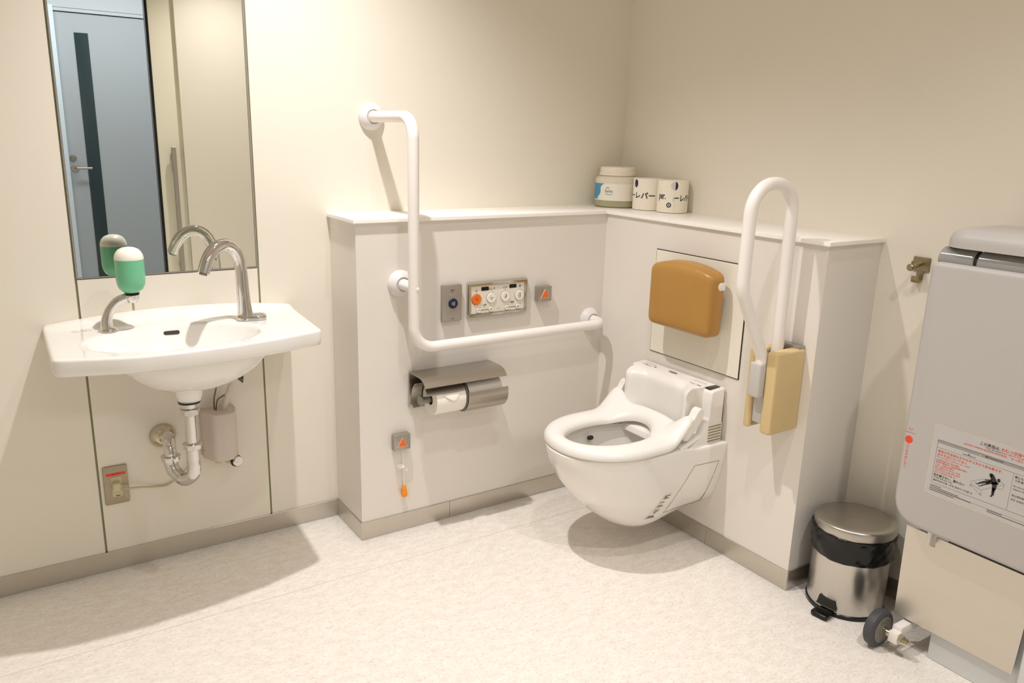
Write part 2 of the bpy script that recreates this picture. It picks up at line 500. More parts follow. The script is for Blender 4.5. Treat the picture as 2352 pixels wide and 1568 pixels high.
# ------------------------------------------------------------------ washbasin
BC = (-.33, -.268); BRX, BRY = .212, .138; ZT = .770
outl = roundpoly([(.0585, 0), (.033, -.372), (-.10, -.409), (-.22, -.427), (-.345, -.4335), (-.47, -.4255), (-.626, -.378), (-.622, 0)],
                 [.004, .025, .3, .3, .3, .3, .022, .004], 6)
def deck_z(x, y):
    k = max(0, 1 - ((x + .283) / .345) ** 2)
    return ZT + .003 * sstep(-.07, -.03, y) + .023 * k * sstep(-.085, -.022, y)
NB = 160
angs = [2 * PI * i / NB for i in range(NB)]
orad = [ray_poly(outl, BC, a) for a in angs]
def opt(i, d=0): return V((BC[0] + (orad[i] - d) * math.cos(angs[i]), BC[1] + (orad[i] - d) * math.sin(angs[i])))
def ell(i, k=1.): return V((BC[0] + BRX * k * math.cos(angs[i]), BC[1] + BRY * k * math.sin(angs[i])))
DEPTH = .120
def bowl_pt(ang, s):
    """s 0 rim .. 1 drain"""
    k = 1 - s
    r = (k ** .55) if k > 0 else 0
    z = ZT - .004 - DEPTH * (1 - (r ** 2.6))
    return V((BC[0] + (BRX * math.cos(ang)) * r * 1.0 + .02 * (1 - r), BC[1] + BRY * math.sin(ang) * r, z))
rings = []
LIP = .043
ub = lambda i, k: V((-.282 + .191 * k * math.cos(angs[i]), BC[1] + .128 * k * math.sin(angs[i])))
# underside of bowl, up to the slab underside, lip, deck, bowl
for k, z in ((.16, .620), (.30, .622), (.5, .632), (.7, .652), (.86, .675), (.95, .698), (1.0, ZT - LIP)):
    rings.append([V((ub(i, k).x - .02 * (1 - k), ub(i, k).y, z)) for i in range(NB)])
rings.append([V((*opt(i, .02), ZT - LIP)) for i in range(NB)])
rings.append([V((*opt(i, .006), ZT - LIP)) for i in range(NB)])
rings.append([V((*opt(i, .001), ZT - LIP + .004)) for i in range(NB)])
rings.append([V((*opt(i, 0), ZT - LIP + .012)) for i in range(NB)])
for d, dz in ((0, -.007), (.0012, -.0035), (.0045, -.0008), (.009, 0)):
    rings.append([V((*opt(i, d), deck_z(*opt(i, d)) + dz)) for i in range(NB)])
for s in (.12, .25, .4, .55, .7, .84, .93):
    L_ = []
    for i in range(NB):
        p = opt(i, .009).lerp(ell(i, 1.06), s); L_.append(V((*p, deck_z(*p))))
    rings.append(L_)
rings.append([V((*ell(i, 1.03), ZT - .0004)) for i in range(NB)])
for s in (0, .03, .08, .16, .28, .42, .58, .74, .88, .97):
    rings.append([bowl_pt(a, s) for a in angs])
bt = thing('wash_basin', (-.283, 0, ZT), 'white ceramic wall basin with wide flat rim under tall mirror', 'sink')
bm = nb(); loft(bm, rings); obj('bowl', bm, 'porc', bt, ang=50)
# overflow slot on the back of the bowl
oc = bowl_pt(PI / 2 - .05, .10); o1 = bowl_pt(PI / 2 - .15, .10); ou = (o1 - oc).normalized(); o2 = bowl_pt(PI / 2 - .05, .2)
on = ou.cross((oc - o2).normalized()).normalized(); on = -on if on.y > 0 else on; ov_ = on.cross(ou).normalized()
if ov_.z < 0: ov_ = -ov_
bm = nb(); prism(bm, rrect(.042, .011, .0054, 6), oc - on * .002, ou, ov_, on, .0036); obj('overflow_slot', bm, 'ink', bt)
bm = nb(); lathe(bm, [(.036, 0), (.034, -.016), (.030, -.030), (.029, -.034)], (-.31, -.268, .622), Z, 32); obj('drain_collar', bm, 'porc', bt)
bm = nb()
fn = plane_fn((-.535, -.095, deck_z(-.535, -.095) - .0002), (1, 0, 0), (0, 1, 0), .0008)
stick = rect(0, 0, .05, .018); flat(bm, stick, fn); obj('notice_sticker', bm, 'label', bt)
bm = nb(); fn = plane_fn((-.535, -.095, deck_z(-.535, -.095) - .0006), (1, 0, 0), (0, 1, 0), .0014)
for a, b, w, h in ((.001, .004, .007, .004), (.011, .004, .006, .003), (.019, .004, .007, .003), (.004, -.004, .014, .0015)): flat(bm, rect(a, b, w, h), fn)
obj('sticker_print', bm, 'inkg', bt)
bm = nb(); flat(bm, rect(-.018, .003, .006, .005), fn); obj('sticker_mark', bm, mat('ink_yellow', (222, 190, 60), .6), bt)
bm = nb(); box(bm, -.55, -.46, -.16, -.005, ZT - LIP - .022, ZT - LIP + .001, .003); obj('mounting_bracket', bm, 'flange', bt)
bm = nb(); box(bm, -.10, -.02, -.12, -.005, ZT - LIP - .018, ZT - LIP + .001, .003); obj('mounting_bracket', bm, 'flange', bt)

# faucet
ft = thing('faucet', (-.119, -.156, ZT), 'chrome gooseneck sensor faucet on right of basin rim', 'faucet')
path = catmull([(-.119, -.156, ZT + .004), (-.120, -.156, ZT + .03), (-.122, -.157, ZT + .08), (-.124, -.158, ZT + .14), (-.128, -.160, ZT + .178), (-.144, -.166, ZT + .209),
                (-.171, -.176, ZT + .223), (-.202, -.189, ZT + .213), (-.224, -.199, ZT + .185), (-.237, -.205, ZT + .152)], 6)
n = len(path)
rad = [interp([(0, .0255), (.06, .0225), (.18, .0185), (.35, .0168), (.6, .0168), (.85, .0172), (1, .0160)], i / (n - 1))[0] for i in range(n)]
bm = nb(); tube(bm, path, rad, 20); obj('spout', bm, 'chrome', ft)
tip = path[-1]; td = (path[-1] - path[-2]).normalized()
bm = nb(); lathe(bm, [(.0105, 0), (.0105, .006), (.008, .0062)], tip, td, 20); obj('aerator', bm, 'aluside', ft)
bm = nb(); prism(bm, roundpoly([(-.026, -.024), (.034, -.024), (.058, -.018), (.058, .018), (.034, .024), (-.026, .024)], [.022, .012, .014, .014, .012, .022], 6), V((-.119, -.156, ZT + .0008)), V((.97, -.25, 0)), V((.25, .97, 0)), Z, .014, .005)
obj('base_plate', bm, 'chrome', ft)
bm = nb(); prism(bm, circ(.014, 24, .037, 0), V((-.119, -.156, ZT + .0146)), V((.97, -.25, 0)), V((.25, .97, 0)), Z, .0012, .0005); obj('sensor_disc', bm, 'alu', ft)

# soap dispenser
st = thing('soap_dispenser', (-.478, -.138, ZT), 'chrome arm soap dispenser with round green soap bottle on basin', 'soap dispenser')
bx, by = -.410, -.142
bm = nb(); lathe(bm, [(.0205, 0), (.0205, .005), (.018, .009), (.010, .012)], (-.474, -.138, ZT + .0006), Z, 28)
pth = catmull([(-.478, -.138, ZT + .006), (-.4775, -.138, ZT + .03), (-.468, -.138, ZT + .057), (-.449, -.140, ZT + .080), (-.425, -.1415, ZT + .090), (-.412, -.142, ZT + .091)], 6)
n = len(pth); tube(bm, pth, [interp([(0, .0165), (.3, .0128), (1, .0105)], i / (n - 1))[0] for i in range(n)], 18)
obj('arm', bm, 'chrome', st)
bm = nb(); lathe(bm, [(.006, -.016), (.013, -.014), (.0175, -.005), (.0178, .006), (.016, .008)], (bx, by, ZT + .090), Z, 28); obj('collar', bm, 'chrome', st)
bm = nb(); lathe(bm, [(.0185, 0), (.0185, .004)], (bx, by, ZT + .0975), Z, 28); obj('seal_ring', bm, 'black', st)
bm = nb(); lathe(bm, [(.0033, 0), (.0033, .022)], (bx, by, ZT + .053), Z, 14); obj('nozzle', bm, 'nickel', st)
RB = .0362; zb = ZT + .101
prof = [(.013, 0), (.020, .003), (.0285, .010), (.0335, .020), (.0358, .032), (RB, .045), (RB, .091)]
bm = nb(); lathe(bm, prof, (bx, by, zb), Z, 40); obj('bottle', bm, 'soap', st)
bm = nb(); lathe(bm, [(RB + .0002, .091), (RB + .0002, .094), (.0348, .1025), (.031, .1105), (.0245, .1175), (.0155, .1218), (.006, .1235), (.0, .1237)], (bx, by, zb), Z, 40, True, False); obj('dome', bm, 'soapcap', st)

# drain trap
tt = thing('drain_trap', (-.313, -.268, .59), 'polished chrome P trap under white basin running into wall', 'pipe')
L1 = V((-.312, -.272, 0)); L2 = V((-.358, -.192, 0)); WX = -.345
bm = nb(); lathe(bm, [(.029, 0), (.029, -.004)], (L1.x, L1.y, .5885), Z, 30); obj('gasket', bm, 'black', tt)
bm = nb(); lathe(bm, [(.024, .5845), (.024, .572), (.0205, .569), (.0205, .563), (.0185, .560)], (L1.x, L1.y, 0), Z, 30); obj('drain_flange', bm, 'chrome', tt)
def hexnut(bm, c, ax, r, h):
    lathe(bm, [(r * .82, 0), (r, h * .18), (r, h * .82), (r * .82, h)], c, ax, 8)
for nm, c, ax, r, h in (('slip_nut', (L1.x, L1.y, .548), Z, .0245, .018), ('slip_nut', (L1.x, L1.y, .449), Z, .0245, .016), ('slip_nut', (L2.x, L2.y, .392), Z, .0245, .016)):
    bm = nb(); hexnut(bm, V(c), ax, r, h); lathe(bm, [(r * .98, h * .85), (r * 1.06, h * .9), (r * 1.06, h * 1.1), (r * .8, h * 1.15)], c, ax, 28); obj(nm, bm, 'chrome', tt, ang=25)
bm = nb(); tube(bm, [(L1.x, L1.y, .566), (L1.x, L1.y, .46)], .0165, 24); obj('tailpiece', bm, 'chrome', tt)
bm = nb()
mid = (L1 + L2) / 2
tube(bm, catmull([(L1.x, L1.y, .455), (L1.x, L1.y, .42), (L1.x, L1.y, .392), (L1.x - .006, L1.y + .011, .366), (mid.x, mid.y, .3475), (L2.x + .006, L2.y - .011, .362), (L2.x, L2.y, .384), (L2.x, L2.y, .396)], 8), .0185, 24)
obj('u_bend', bm, 'chrome', tt)
bm = nb()
tube(bm, catmull([(L2.x, L2.y, .40), (L2.x, L2.y, .42), (L2.x + .001, L2.y + .010, .438), (L2.x + .004, L2.y + .035, .448), (L2.x + .009, L2.y + .09, .4335), (WX - .002, -.05, .411), (WX, -.01, .403)], 7), .0168, 24)
obj('outlet_pipe', bm, 'chrome', tt)
bm = nb(); lathe(bm, [(.037, 0), (.037, .004), (.034, .012), (.026, .022), (.020, .026), (.018, .027)], (WX, -.0005, .402), -Y, 36); obj('wall_escutcheon', bm, 'nickel', tt)

# sensor valve box below the basin
vt = thing('faucet_valve_box', (-.18, 0, .31), 'pinkish plastic valve box on wall behind chrome trap', 'valve box')
bm = nb()
prism(bm, roundpoly([(-.237, 0), (-.237, -.035), (-.213, -.082), (-.180, -.088), (-.148, -.082), (-.134, -.035), (-.134, 0)], [0, .02, .025, .05, .03, .02, 0], 5), V((0, 0, .317)), X, Y, Z, .150, .003)
obj('cover', bm, 'boxp', vt)
bm = nb(); tube(bm, catmull([(-.172, -.045, .462), (-.166, -.055, .50), (-.150, -.075, .56), (-.128, -.105, .64), (-.115, -.135, .70), (-.112, -.143, ZT - LIP - .014)], 6), .0085, 12); obj('supply_hose', bm, 'boxp', vt)
bm = nb()
tube(bm, catmull([(-.196, -.03, .465), (-.197, -.035, .50), (-.192, -.05, .54), (-.186, -.07, .59), (-.182, -.08, .635)], 6), .0022, 8)
tube(bm, catmull([(-.193, -.035, .465), (-.188, -.04, .50), (-.172, -.05, .515), (-.155, -.06, .53), (-.135, -.06, .60), (-.11, -.05, .67), (-.085, -.05, ZT - LIP - .004)], 6), .002, 8)
for k in range(3):
    c = V((-.120 + .003 * k, -.055 - .004 * k, .600))
    tube(bm, catmull([c + V((.001 * k, 0, .035)), c + V((-.006 - .003 * k, -.004, .0)), c + V((-.010 + .002 * k, -.005, -.030 - .004 * k)), c + V((-.002, -.004, -.036 - .004 * k)), c + V((.006 - .002 * k, -.002, -.005)), c + V((.004, 0, .034))], 5), .0018, 6)
obj('wires', bm, 'wire', vt)
bm = nb(); lathe(bm, [(.017, 0), (.017, .022), (.014, .026), (.0165, .030), (.0165, .040), (.014, .042), (.006, .042), (.006, .044)], (-.158, -.045, .302), V((.25, -.95, .1)), 28); obj('drain_plug', bm, 'chrome', vt)
bm = nb(); lathe(bm, [(.0175, .0235), (.0185, .0245), (.0185, .0285), (.0175, .0295)], (-.158, -.045, .302), V((.25, -.95, .1)), 28); obj('plug_ring', bm, 'black', vt)
bm = nb(); lathe(bm, [(.011, -.004), (.011, .014), (.008, .018)], (-.198, -.04, .304), V((-.2, -.5, .3)), 16); tube(bm, [(-.172, -.045, .318), (-.165, -.045, .298)], .013, 14); obj('cord_grommet', bm, 'ivory', vt)

# power outlet and cord
pt = thing('power_outlet', (-.414, 0, .273), 'metal wall outlet plate with red tape low on wall under basin', 'outlet')
PX0, PX1, PZ0, PZ1 = -.5165, -.4490, .2135, .3340
PX0, PX1, PZ0, PZ1 = -.5165 + .0, -.4515, .2135, .3335
bm = nb(); prism(bm, rrect(PX1 - PX0, PZ1 - PZ0, .004, 4, (PX0 + PX1) / 2, (PZ0 + PZ1) / 2), V((0, -.0003, 0)), X, Z, -Y, .006, .002); obj('wall_plate', bm, 'plate', pt)
cx, cz = (PX0 + PX1) / 2, (PZ0 + PZ1) / 2
bm = nb(); prism(bm, rrect(.028, .062, .002, 3, cx + .001, cz - .005), V((0, -.006, 0)), X, Z, -Y, .003, .001); obj('receptacle', bm, 'ivory', pt)
bm = nb(); prism(bm, rrect(.052, .0085, .0006, 2, cx + .001, cz + .035), V((0, -.0062, 0)), X, Z, -Y, .0005); obj('red_tape', bm, 'red', pt)
bm = nb(); fn = plane_fn((cx + .002, -.0068, cz + .035), X, Z); text(bm, 'センサー', fn, h=.005); obj('tape_lettering', bm, 'ink', pt)
for z in (cz + .0475, cz - .0475):
    bm = nb(); lathe(bm, [(.003, 0), (.0025, .0012)], (cx, -.006, z), -Y, 12); obj('screw', bm, 'hook', pt)
bm = nb(); flat(bm, rect(cx + .002, cz - .0325, .012, .0022), lambda a, b: V((a, -.0093, b))); obj('outlet_mark', bm, 'ink', pt)
bm = nb()
pts = [(cx + .008, -.025, cz - .006), (-.455, -.03, .266), (-.42, -.02, .258), (-.38, -.008, .245), (-.345, -.006, .242), (-.31, -.008, .262), (-.28, -.012, .293), (-.262, -.02, .315),
       (-.275, -.03, .330), (-.262, -.04, .340), (-.235, -.035, .338), (-.205, -.03, .335), (-.187, -.03, .342), (-.20, -.03, .35), (-.235, -.03, .349), (-.268, -.03, .343), (-.265, -.025, .334), (-.23, -.025, .330), (-.20, -.03, .328), (-.196, -.035, .322)]
tube(bm, catmull(pts, 6), .0026, 8); cbl = obj('power_cord', bm, 'cord', vt)
bm = nb()
box(bm, cx - .012, cx + .010, -.032, -.0088, cz - .013, cz + .014, .005, 3)
obj('plug', bm, 'ivory', cbl)


# ------------------------------------------------------------------ L shaped grab bar
gt = thing('grab_bar', (.349, D1, .657), 'white L shaped grab bar fixed beside toilet paper holder', 'grab bar')
BY = -.303; RR = .0172
bm = nb(); tube(bm, fillet([(.349, -.012, 1.352), (.349, BY, 1.352), (.349, BY, .657), (1.112, BY, .657), (1.112, D1 - .012, .657)], [.062, .070, .048], 12), RR, 24); obj('rail', bm, 'rail', gt)
bm = nb(); tube(bm, [(.345, D1 - .012, .850), (.349, BY + .004, .850)], RR * .97, 24); obj('support_stub', bm, 'rail', gt)
for (x, y, z) in ((.349, 0, 1.352), (.345, D1, .850), (1.112, D1, .657)):
    bm = nb(); lathe(bm, [(.042, 0), (.042, .006), (.039, .014), (.027, .024), (.0235, .026), (.0215, .023), (RR, .022)], (x, y - .0004, z), -Y, 40); f = obj('wall_flange', bm, 'flange', gt)
    bm = nb(); lathe(bm, [(.0212, .021), (.0212, .0245), (RR + .0002, .025)], (x, y, z), -Y, 32); obj('flange_ring', bm, 'plasticg', f)
bm = nb(); d = V((.35, -.94, .05)).normalized(); lathe(bm, [(.0066, RR - .001), (.0066, RR + .0012), (.005, RR + .002)], V((.349, BY, .846)), d, 20); obj('screw_cap', bm, 'button', gt)

# ------------------------------------------------------------------ flush plate
pf = thing('flush_button_plate', (.526, D1, .7715), 'brushed aluminium plate with round navy flush button', 'flush button')
bm = nb(); prism(bm, rrect(.0725, .120, .0015, 2, .526, .7715), V((0, D1 - .0003, 0)), X, Z, -Y, .013, .0012, 2); obj('plate', bm, 'alu', pf)
YF = D1 - .0133
bm = nb(); lathe(bm, [(.0170, 0), (.0170, .002), (.0155, .0035), (.0, .0030)], (.5285, YF, .7705), -Y, 36, True, False); fb = obj('flush_button', bm, 'navy', pf)
bm = nb(); fn = plane_fn((.5285, YF - .0036, .7705), X, Z)
for k in range(3):
    a0 = 2 * PI * k / 3
    stroke(bm, [((.0018 + .0052 * q / 10) * math.cos(a0 + 3.4 * q / 10), (.0018 + .0052 * q / 10) * math.sin(a0 + 3.4 * q / 10)) for q in range(11)], .0013, fn)
obj('swirl_icon', bm, 'silverink', fb)
bm = nb(); fn = plane_fn((.526, YF, .7715), X, Z)
text(bm, '流す', fn, h=.0075, cx=.001, cy=.0425, bold=.008); text(bm, 'FLUSH', fn, h=.0022, cx=.001, cy=.0345); obj('caption', bm, 'ink', pf)
bm = nb(); text(bm, 'INAX', fn, h=.0026, cx=.002, cy=-.051, bold=.02); obj('maker_mark', bm, 'ink', pf)
bm = nb()
for a in (-.007, -.004, .002, .005, .009):
    for b in (.0275, .0300): disc(bm, (.526 + a, YF, .7715 + b), -Y, .0007, .0005, 8)
obj('braille_dots', bm, 'silverink', pf)

# ------------------------------------------------------------------ bidet control panel
cp = thing('bidet_control_panel', (.7055, D1, .7725), 'wide chrome framed washlet control panel with orange stop button', 'control panel')
PCX, PCZ, PW, PH = .7055, .7725, .2385, .1175
bm = nb()
def frame(bm, W_, H_, w, d, cx, cz, y):
    o = rrect(W_, H_, .002, 2, cx, cz); i = rrect(W_ - 2 * w, H_ - 2 * w, .001, 2, cx, cz)
    P = lambda p, h: V((p[0], y - h, p[1]))
    R = [[P(p, 0) for p in o], [P(p, d * .55) for p in o], [P(p, d) for p in rrect(W_ - .006, H_ - .006, .002, 2, cx, cz)], [P(p, d) for p in rrect(W_ - 2 * w + .004, H_ - 2 * w + .004, .0012, 2, cx, cz)], [P(p, .0012) for p in i]]
    loft(bm, R, True, False, False)
frame(bm, PW, PH, .012, .0125, PCX, PCZ, D1 - .0002); obj('frame', bm, 'chrome', cp)
bm = nb(); prism(bm, rrect(PW - .022, PH - .022, .001, 2, PCX, PCZ), V((0, D1 - .0003, 0)), X, Z, -Y, .0082, .0006, 1); obj('faceplate', bm, 'face', cp)
YP = D1 - .0086
def btn(nm, x, z, r, m, prof=None):
    bm = nb(); lathe(bm, [(r, 0), (r, .0022), (r * .92, .0036), (r * .72, .0039), (r * .45, .0030), (0, .0027)], (x, YP, z), -Y, 36, True, False)
    b = obj(nm, bm, m, cp)
    bm = nb(); lathe(bm, [(r * 1.06, 0), (r * 1.06, .0008), (r, .0009)], (x, YP, z), -Y, 36, True, False); obj('button_rim', bm, 'inkg', b)
    return b
bs = btn('stop_button', .6200, .7745, .0180, 'orange'); tag(bs, 'round orange stop button')
b2_ = btn('wash_button', .6780, .7755, .0178, 'button'); b3_ = btn('bidet_button', .7345, .7755, .0178, 'button'); b4_ = btn('sound_button', .7915, .7750, .0178, 'button')
YI = YP - .0036
bm = nb(); flat(bm, rect(0, 0, .004, .004), plane_fn((.6205, YI, .7740), X, Z)); obj('stop_icon', bm, 'ink', bs)
bm = nb(); fn = plane_fn((.6785, YI - .0004, .7750), X, Z)
stroke(bm, [(-.007, .003), (-.0055, .0005), (-.003, -.0005), (-.001, .001), (.001, .001), (.003, -.0005), (.0055, .0005), (.007, .003)], .0012, fn)
for a in (-.0012, .0012): stroke(bm, [(a * .4, -.0075), (a, -.001)], .0008, fn)
obj('spray_icon', bm, 'ink', b2_)
bm = nb(); fn = plane_fn((.7350, YI - .0004, .7755), X, Z)
flat(bm, circ(.0016, 12, .001, .0055), fn); stroke(bm, [(.001, .004), (.0012, .001), (.0005, -.0012)], .0026, fn); stroke(bm, [(.0005, -.0012), (-.004, -.0015), (-.0052, -.0040)], .002, fn); stroke(bm, [(.001, -.0075), (.0005, -.004)], .0008, fn)
obj('bidet_icon', bm, 'ink', b3_)
bm = nb(); fn = plane_fn((.7920, YI - .0004, .7765), X, Z)
for a in (-.003, .003): flat(bm, circ(.0019, 12, a - .001, -.0038, .0015), fn); stroke(bm, [(a + .0006, -.0038), (a + .0006, .0045)], .0008, fn)
stroke(bm, [(-.0024, .0042), (.0036, .0050)], .002, fn); stroke(bm, [(-.005, -.0085), (.004, -.0085)], .0014, fn)
obj('music_icon', bm, 'ink', b4_)
for x in (.6275, .6765, .7400, .7860):
    b = btn('plus_button' if x in (.6765, .7860) else 'minus_button', x, .7365, .0080, 'button')
    bm = nb(); fn = plane_fn((x, YP - .0036, .7365), X, Z); stroke(bm, [(-.003, 0), (.003, 0)], .0014, fn)
    if x in (.6765, .7860): stroke(bm, [(0, -.003), (0, .003)], .0014, fn)
    obj('sign', bm, 'ink', b)
for x, z in ((.6530, .8085), (.7645, .8090)):
    bm = nb(); prism(bm, rrect(.0285, .0125, .001, 2, x, z), V((0, YP, 0)), X, Z, -Y, .0007); obj('indicator_window', bm, 'black', cp)
fn = plane_fn((0, YP, 0), X, Z)
for s, s2, x, z in (('止', 'STOP', .6200, .8035), ('おしり', 'REAR', .6800, .8050), ('ビデ', 'BIDET', .7345, .8055), ('音', 'SOUND', .7935, .8060)):
    bm = nb(); text(bm, s, fn, h=.0080, cx=x, cy=z + .0015, bold=.008); text(bm, s2, fn, h=.0018, cx=x, cy=z - .0058); obj('caption', bm, 'ink', cp)
for s, s2, x in (('水勢', 'PRESSURE', .6525, ), ('音量', 'VOLUME', .7630)):
    bm = nb(); text(bm, s, fn, h=.0068, cx=x, cy=.7535, bold=.008); text(bm, s2, fn, h=.0018, cx=x, cy=.7462); obj('caption', bm, 'ink', cp)
bm = nb(); text(bm, 'INAX', fn, h=.0024, cx=.7075, cy=.7365, bold=.02); obj('maker_mark', bm, 'ink', cp)
for x0, x1 in ((.6362, .6678), (.7487, .7773)):
    bm = nb(); flat(bm, rect((x0 + x1) / 2, .7365, x1 - x0, .0022), fn); obj('slider_line', bm, 'inkg', cp)

# ------------------------------------------------------------------ emergency call buttons
def call(x, z, label):
    c = thing('emergency_call_button', (x, D1, z), label, 'call button')
    bm = nb(); prism(bm, rrect(.0575, .0530, .0012, 2, x, z), V((0, D1 - .0003, 0)), X, Z, -Y, .022, .001, 2); obj('housing', bm, 'alu', c)
    yy = D1 - .0223; tri = lambda s: [(x - .0165 * s, z - .0135 * s), (x + .0165 * s, z - .0135 * s), (x, z + .0175 * s)]
    bm = nb(); prism(bm, roundpoly(tri(1.08), .002, 3), V((0, yy, 0)), X, Z, -Y, .0012); tb = obj('triangle_surround', bm, 'plastic', c)
    bm = nb(); prism(bm, roundpoly(tri(.97), .0015, 3), V((0, yy - .0012, 0)), X, Z, -Y, .0016, .0005, 1); b = obj('triangle_button', bm, 'orange', c)
    bm = nb(); fn = plane_fn((x, yy - .0029, z), X, Z); text(bm, '呼出', fn, h=.004, cy=-.004); obj('lettering', bm, mat('ink_pale', (242, 140, 78), .6), b)
    return c
call(.8915, .7725, 'square call button with orange triangle right of control panel')
c2 = call(.339, .326, 'square call button with orange triangle and cord below paper holder')
CXX, CYY = .3435, D1 - .012
bm = nb(); tube(bm, catmull([(CXX, CYY, .301), (CXX + .001, CYY - .001, .27), (CXX + .002, CYY - .002, .243), (CXX, CYY - .003, .236), (CXX + .002, CYY - .003, .225), (CXX + .004, CYY - .002, .19), (CXX + .005, CYY - .002, .168)], 5), .0014, 8)
for k, (a, b, r1, r2) in enumerate(((-.010, .004, .011, .005), (-.006, -.001, .009, .004), (.008, -.008, .009, .004))):
    c = V((CXX + a, CYY - .004, .236 + b)); rr = (-.2, .3, -.7)[k]
    tube(bm, [c + V((r1 * math.cos(q) * math.cos(rr) - r2 * math.sin(q) * math.sin(rr), .002 * math.sin(2 * q), r1 * math.cos(q) * math.sin(rr) + r2 * math.sin(q) * math.cos(rr))) for q in [2 * PI * j / 16 for j in range(16)]], .0014, 8, closed=True)
box(bm, CXX - .004, CXX + .004, CYY - .008, CYY - .001, .232, .240, .003)
pc = obj('pull_cord', bm, 'plastic', c2)
bm = nb(); lathe(bm, [(.004, .042), (.0055, .040), (.0065, .030), (.0088, .016), (.0096, .007), (.0075, .001), (.004, 0)], (CXX + .005, CYY - .002, .128), Z, 24); obj('pull_handle', bm, 'orangeb', c2)

# ------------------------------------------------------------------ toilet paper holder
HX0, HX1, HYF = .3730, .6765, -.333
ht = thing('toilet_paper_holder', (.525, D1, .50), 'double stainless toilet paper holder with curved cover on low wall', 'toilet paper holder')
bm = nb(); box(bm, HX0 - .002, HX1, D1 - .006, D1 - .0003, .436, .556, .001, 1); obj('back_plate', bm, 'holder', ht)
RY, RZ = -.277, .474
def shell(bm, x0, x1, prof, th):
    """sheet of thickness th following a (y,z) profile"""
    P = [V(p) for p in prof]; n = len(P); o1 = []; o2 = []
    for i in range(n):
        t = (P[min(n - 1, i + 1)] - P[max(0, i - 1)]).normalized(); q = V((-t.y, t.x)) * th / 2
        o1.append(P[i] + q); o2.append(P[i] - q)
    prism(bm, [tuple(p) for p in o1 + o2[::-1]], V((x0, 0, 0)), Y, Z, X, x1 - x0)
top = [(D1 - .001, .556), (-.285, .556)] + [(-.285 - .048 * math.sin(a), .556 - .032 * (1 - math.cos(a))) for a in [1.35 * k / 9 for k in range(1, 10)]]
bm = nb(); shell(bm, HX0, HX1, top, .002); obj('cover', bm, 'holder', ht)
# inner half-round back shell
arc = [(RY + .056 * math.cos(a), RZ + .056 * math.sin(a)) for a in [math.radians(d) for d in range(72, -47, -8)]]
bm = nb(); shell(bm, HX0 + .006, HX1 - .004, arc, .002); obj('inner_shell', bm, 'holder', ht)
low = [(RY - .0585 * math.cos(a), RZ + .0585 * math.sin(a)) for a in [math.radians(d) for d in range(20, -100, -8)]]
bm = nb(); shell(bm, .530, HX1 + .006, low, .0022); f = obj('front_flap', bm, 'holder', ht)
bm = nb(); box(bm, HX0 + .012, .523, RY - .047, RY - .045, RZ + .028, RZ + .066, .0006, 1)
for v in bm.verts:
    q = v.co - V((0, RY - .046, RZ + .028)); a = -.75; v.co = V((v.co.x, RY - .046 + q.y * math.cos(a) - q.z * math.sin(a), RZ + .028 + q.y * math.sin(a) + q.z * math.cos(a)))
obj('tear_bar', bm, 'holder', ht)
bm = nb(); prism(bm, [(RY + .055 * math.cos(a), RZ + .055 * math.sin(a)) for a in [2 * PI * k / 32 for k in range(32)]], V((.5265, 0, 0)), Y, Z, X, .003); obj('divider', bm, 'aluside', ht)
bm = nb(); tube(bm, [(HX0 + .014, RY, RZ), (.53, RY, RZ)], .011, 18); lathe(bm, [(.013, 0), (.017, .003), (.017, .009), (.012, .012)], (HX0 + .006, RY, RZ), X, 20); obj('spindle', bm, 'aluside', ht)
# the roll hanging in it
rt = thing('toilet_roll', (.475, RY, RZ), 'open toilet roll with folded end hanging in steel holder', 'toilet roll')
bm = nb(); lathe(bm, [(.0185, .418), (.051, .418), (.0515, .421), (.0515, .522), (.051, .525), (.0185, .525), (.0185, .418)], (0, RY, RZ), X, 48, False, False); obj('paper', bm, 'paper', rt)
bm = nb(); lathe(bm, [(.0184, .4185), (.0178, .4185), (.0178, .5245), (.0184, .5245), (.0184, .4185)], (0, RY, RZ), X, 32, False, False); obj('core', bm, mat('card_core', (150, 132, 104), .8), rt)
bm = nb()
def onroll(a, x, off): return V((x, RY - (.0518 + off) * math.cos(a), RZ + (.0518 + off) * math.sin(a)))
tri_l = [[onroll(.62 - .50 * s, .4385 + .040 * s * q + (1 - s) * 0 + .0, .0012 + .0022 * s) for s in [k / 8 for k in range(9)]] for q in (0,)]
G0 = []
for s in [k / 10 for k in range(11)]:
    a = .50 - .44 * s; x0 = .440 + .030 * s ** 1.3; x1 = .500 - .016 * s ** 1.3
    G0.append([onroll(a, lerp(x0, x1, k / 6), .001 + .003 * s + .0012 * math.sin(PI * k / 6)) for k in range(7)])
Gv = [ring(bm, r) for r in G0]
for a, b in zip(Gv, Gv[1:]): bridge(bm, a, b, False)
G1 = [ring(bm, [p + V((0, -.0006, 0)) for p in r]) for r in G0]
for a, b in zip(G1, G1[1:]): bridge(bm, a, b, False)
obj('folded_end', bm, 'paper', rt)
# spare roll inside right compartment
sp_ = thing('toilet_roll', (.60, RY, RZ), 'spare toilet roll behind curved steel flap of paper holder', 'toilet roll')
bm = nb(); lathe(bm, [(.0185, .536), (.0535, .536), (.054, .539), (.054, .661), (.0535, .664), (.0185, .664), (.0185, .536)], (0, RY, RZ), X, 48, False, False); obj('paper', bm, mat('spare_paper', (214, 208, 200), .6), sp_)

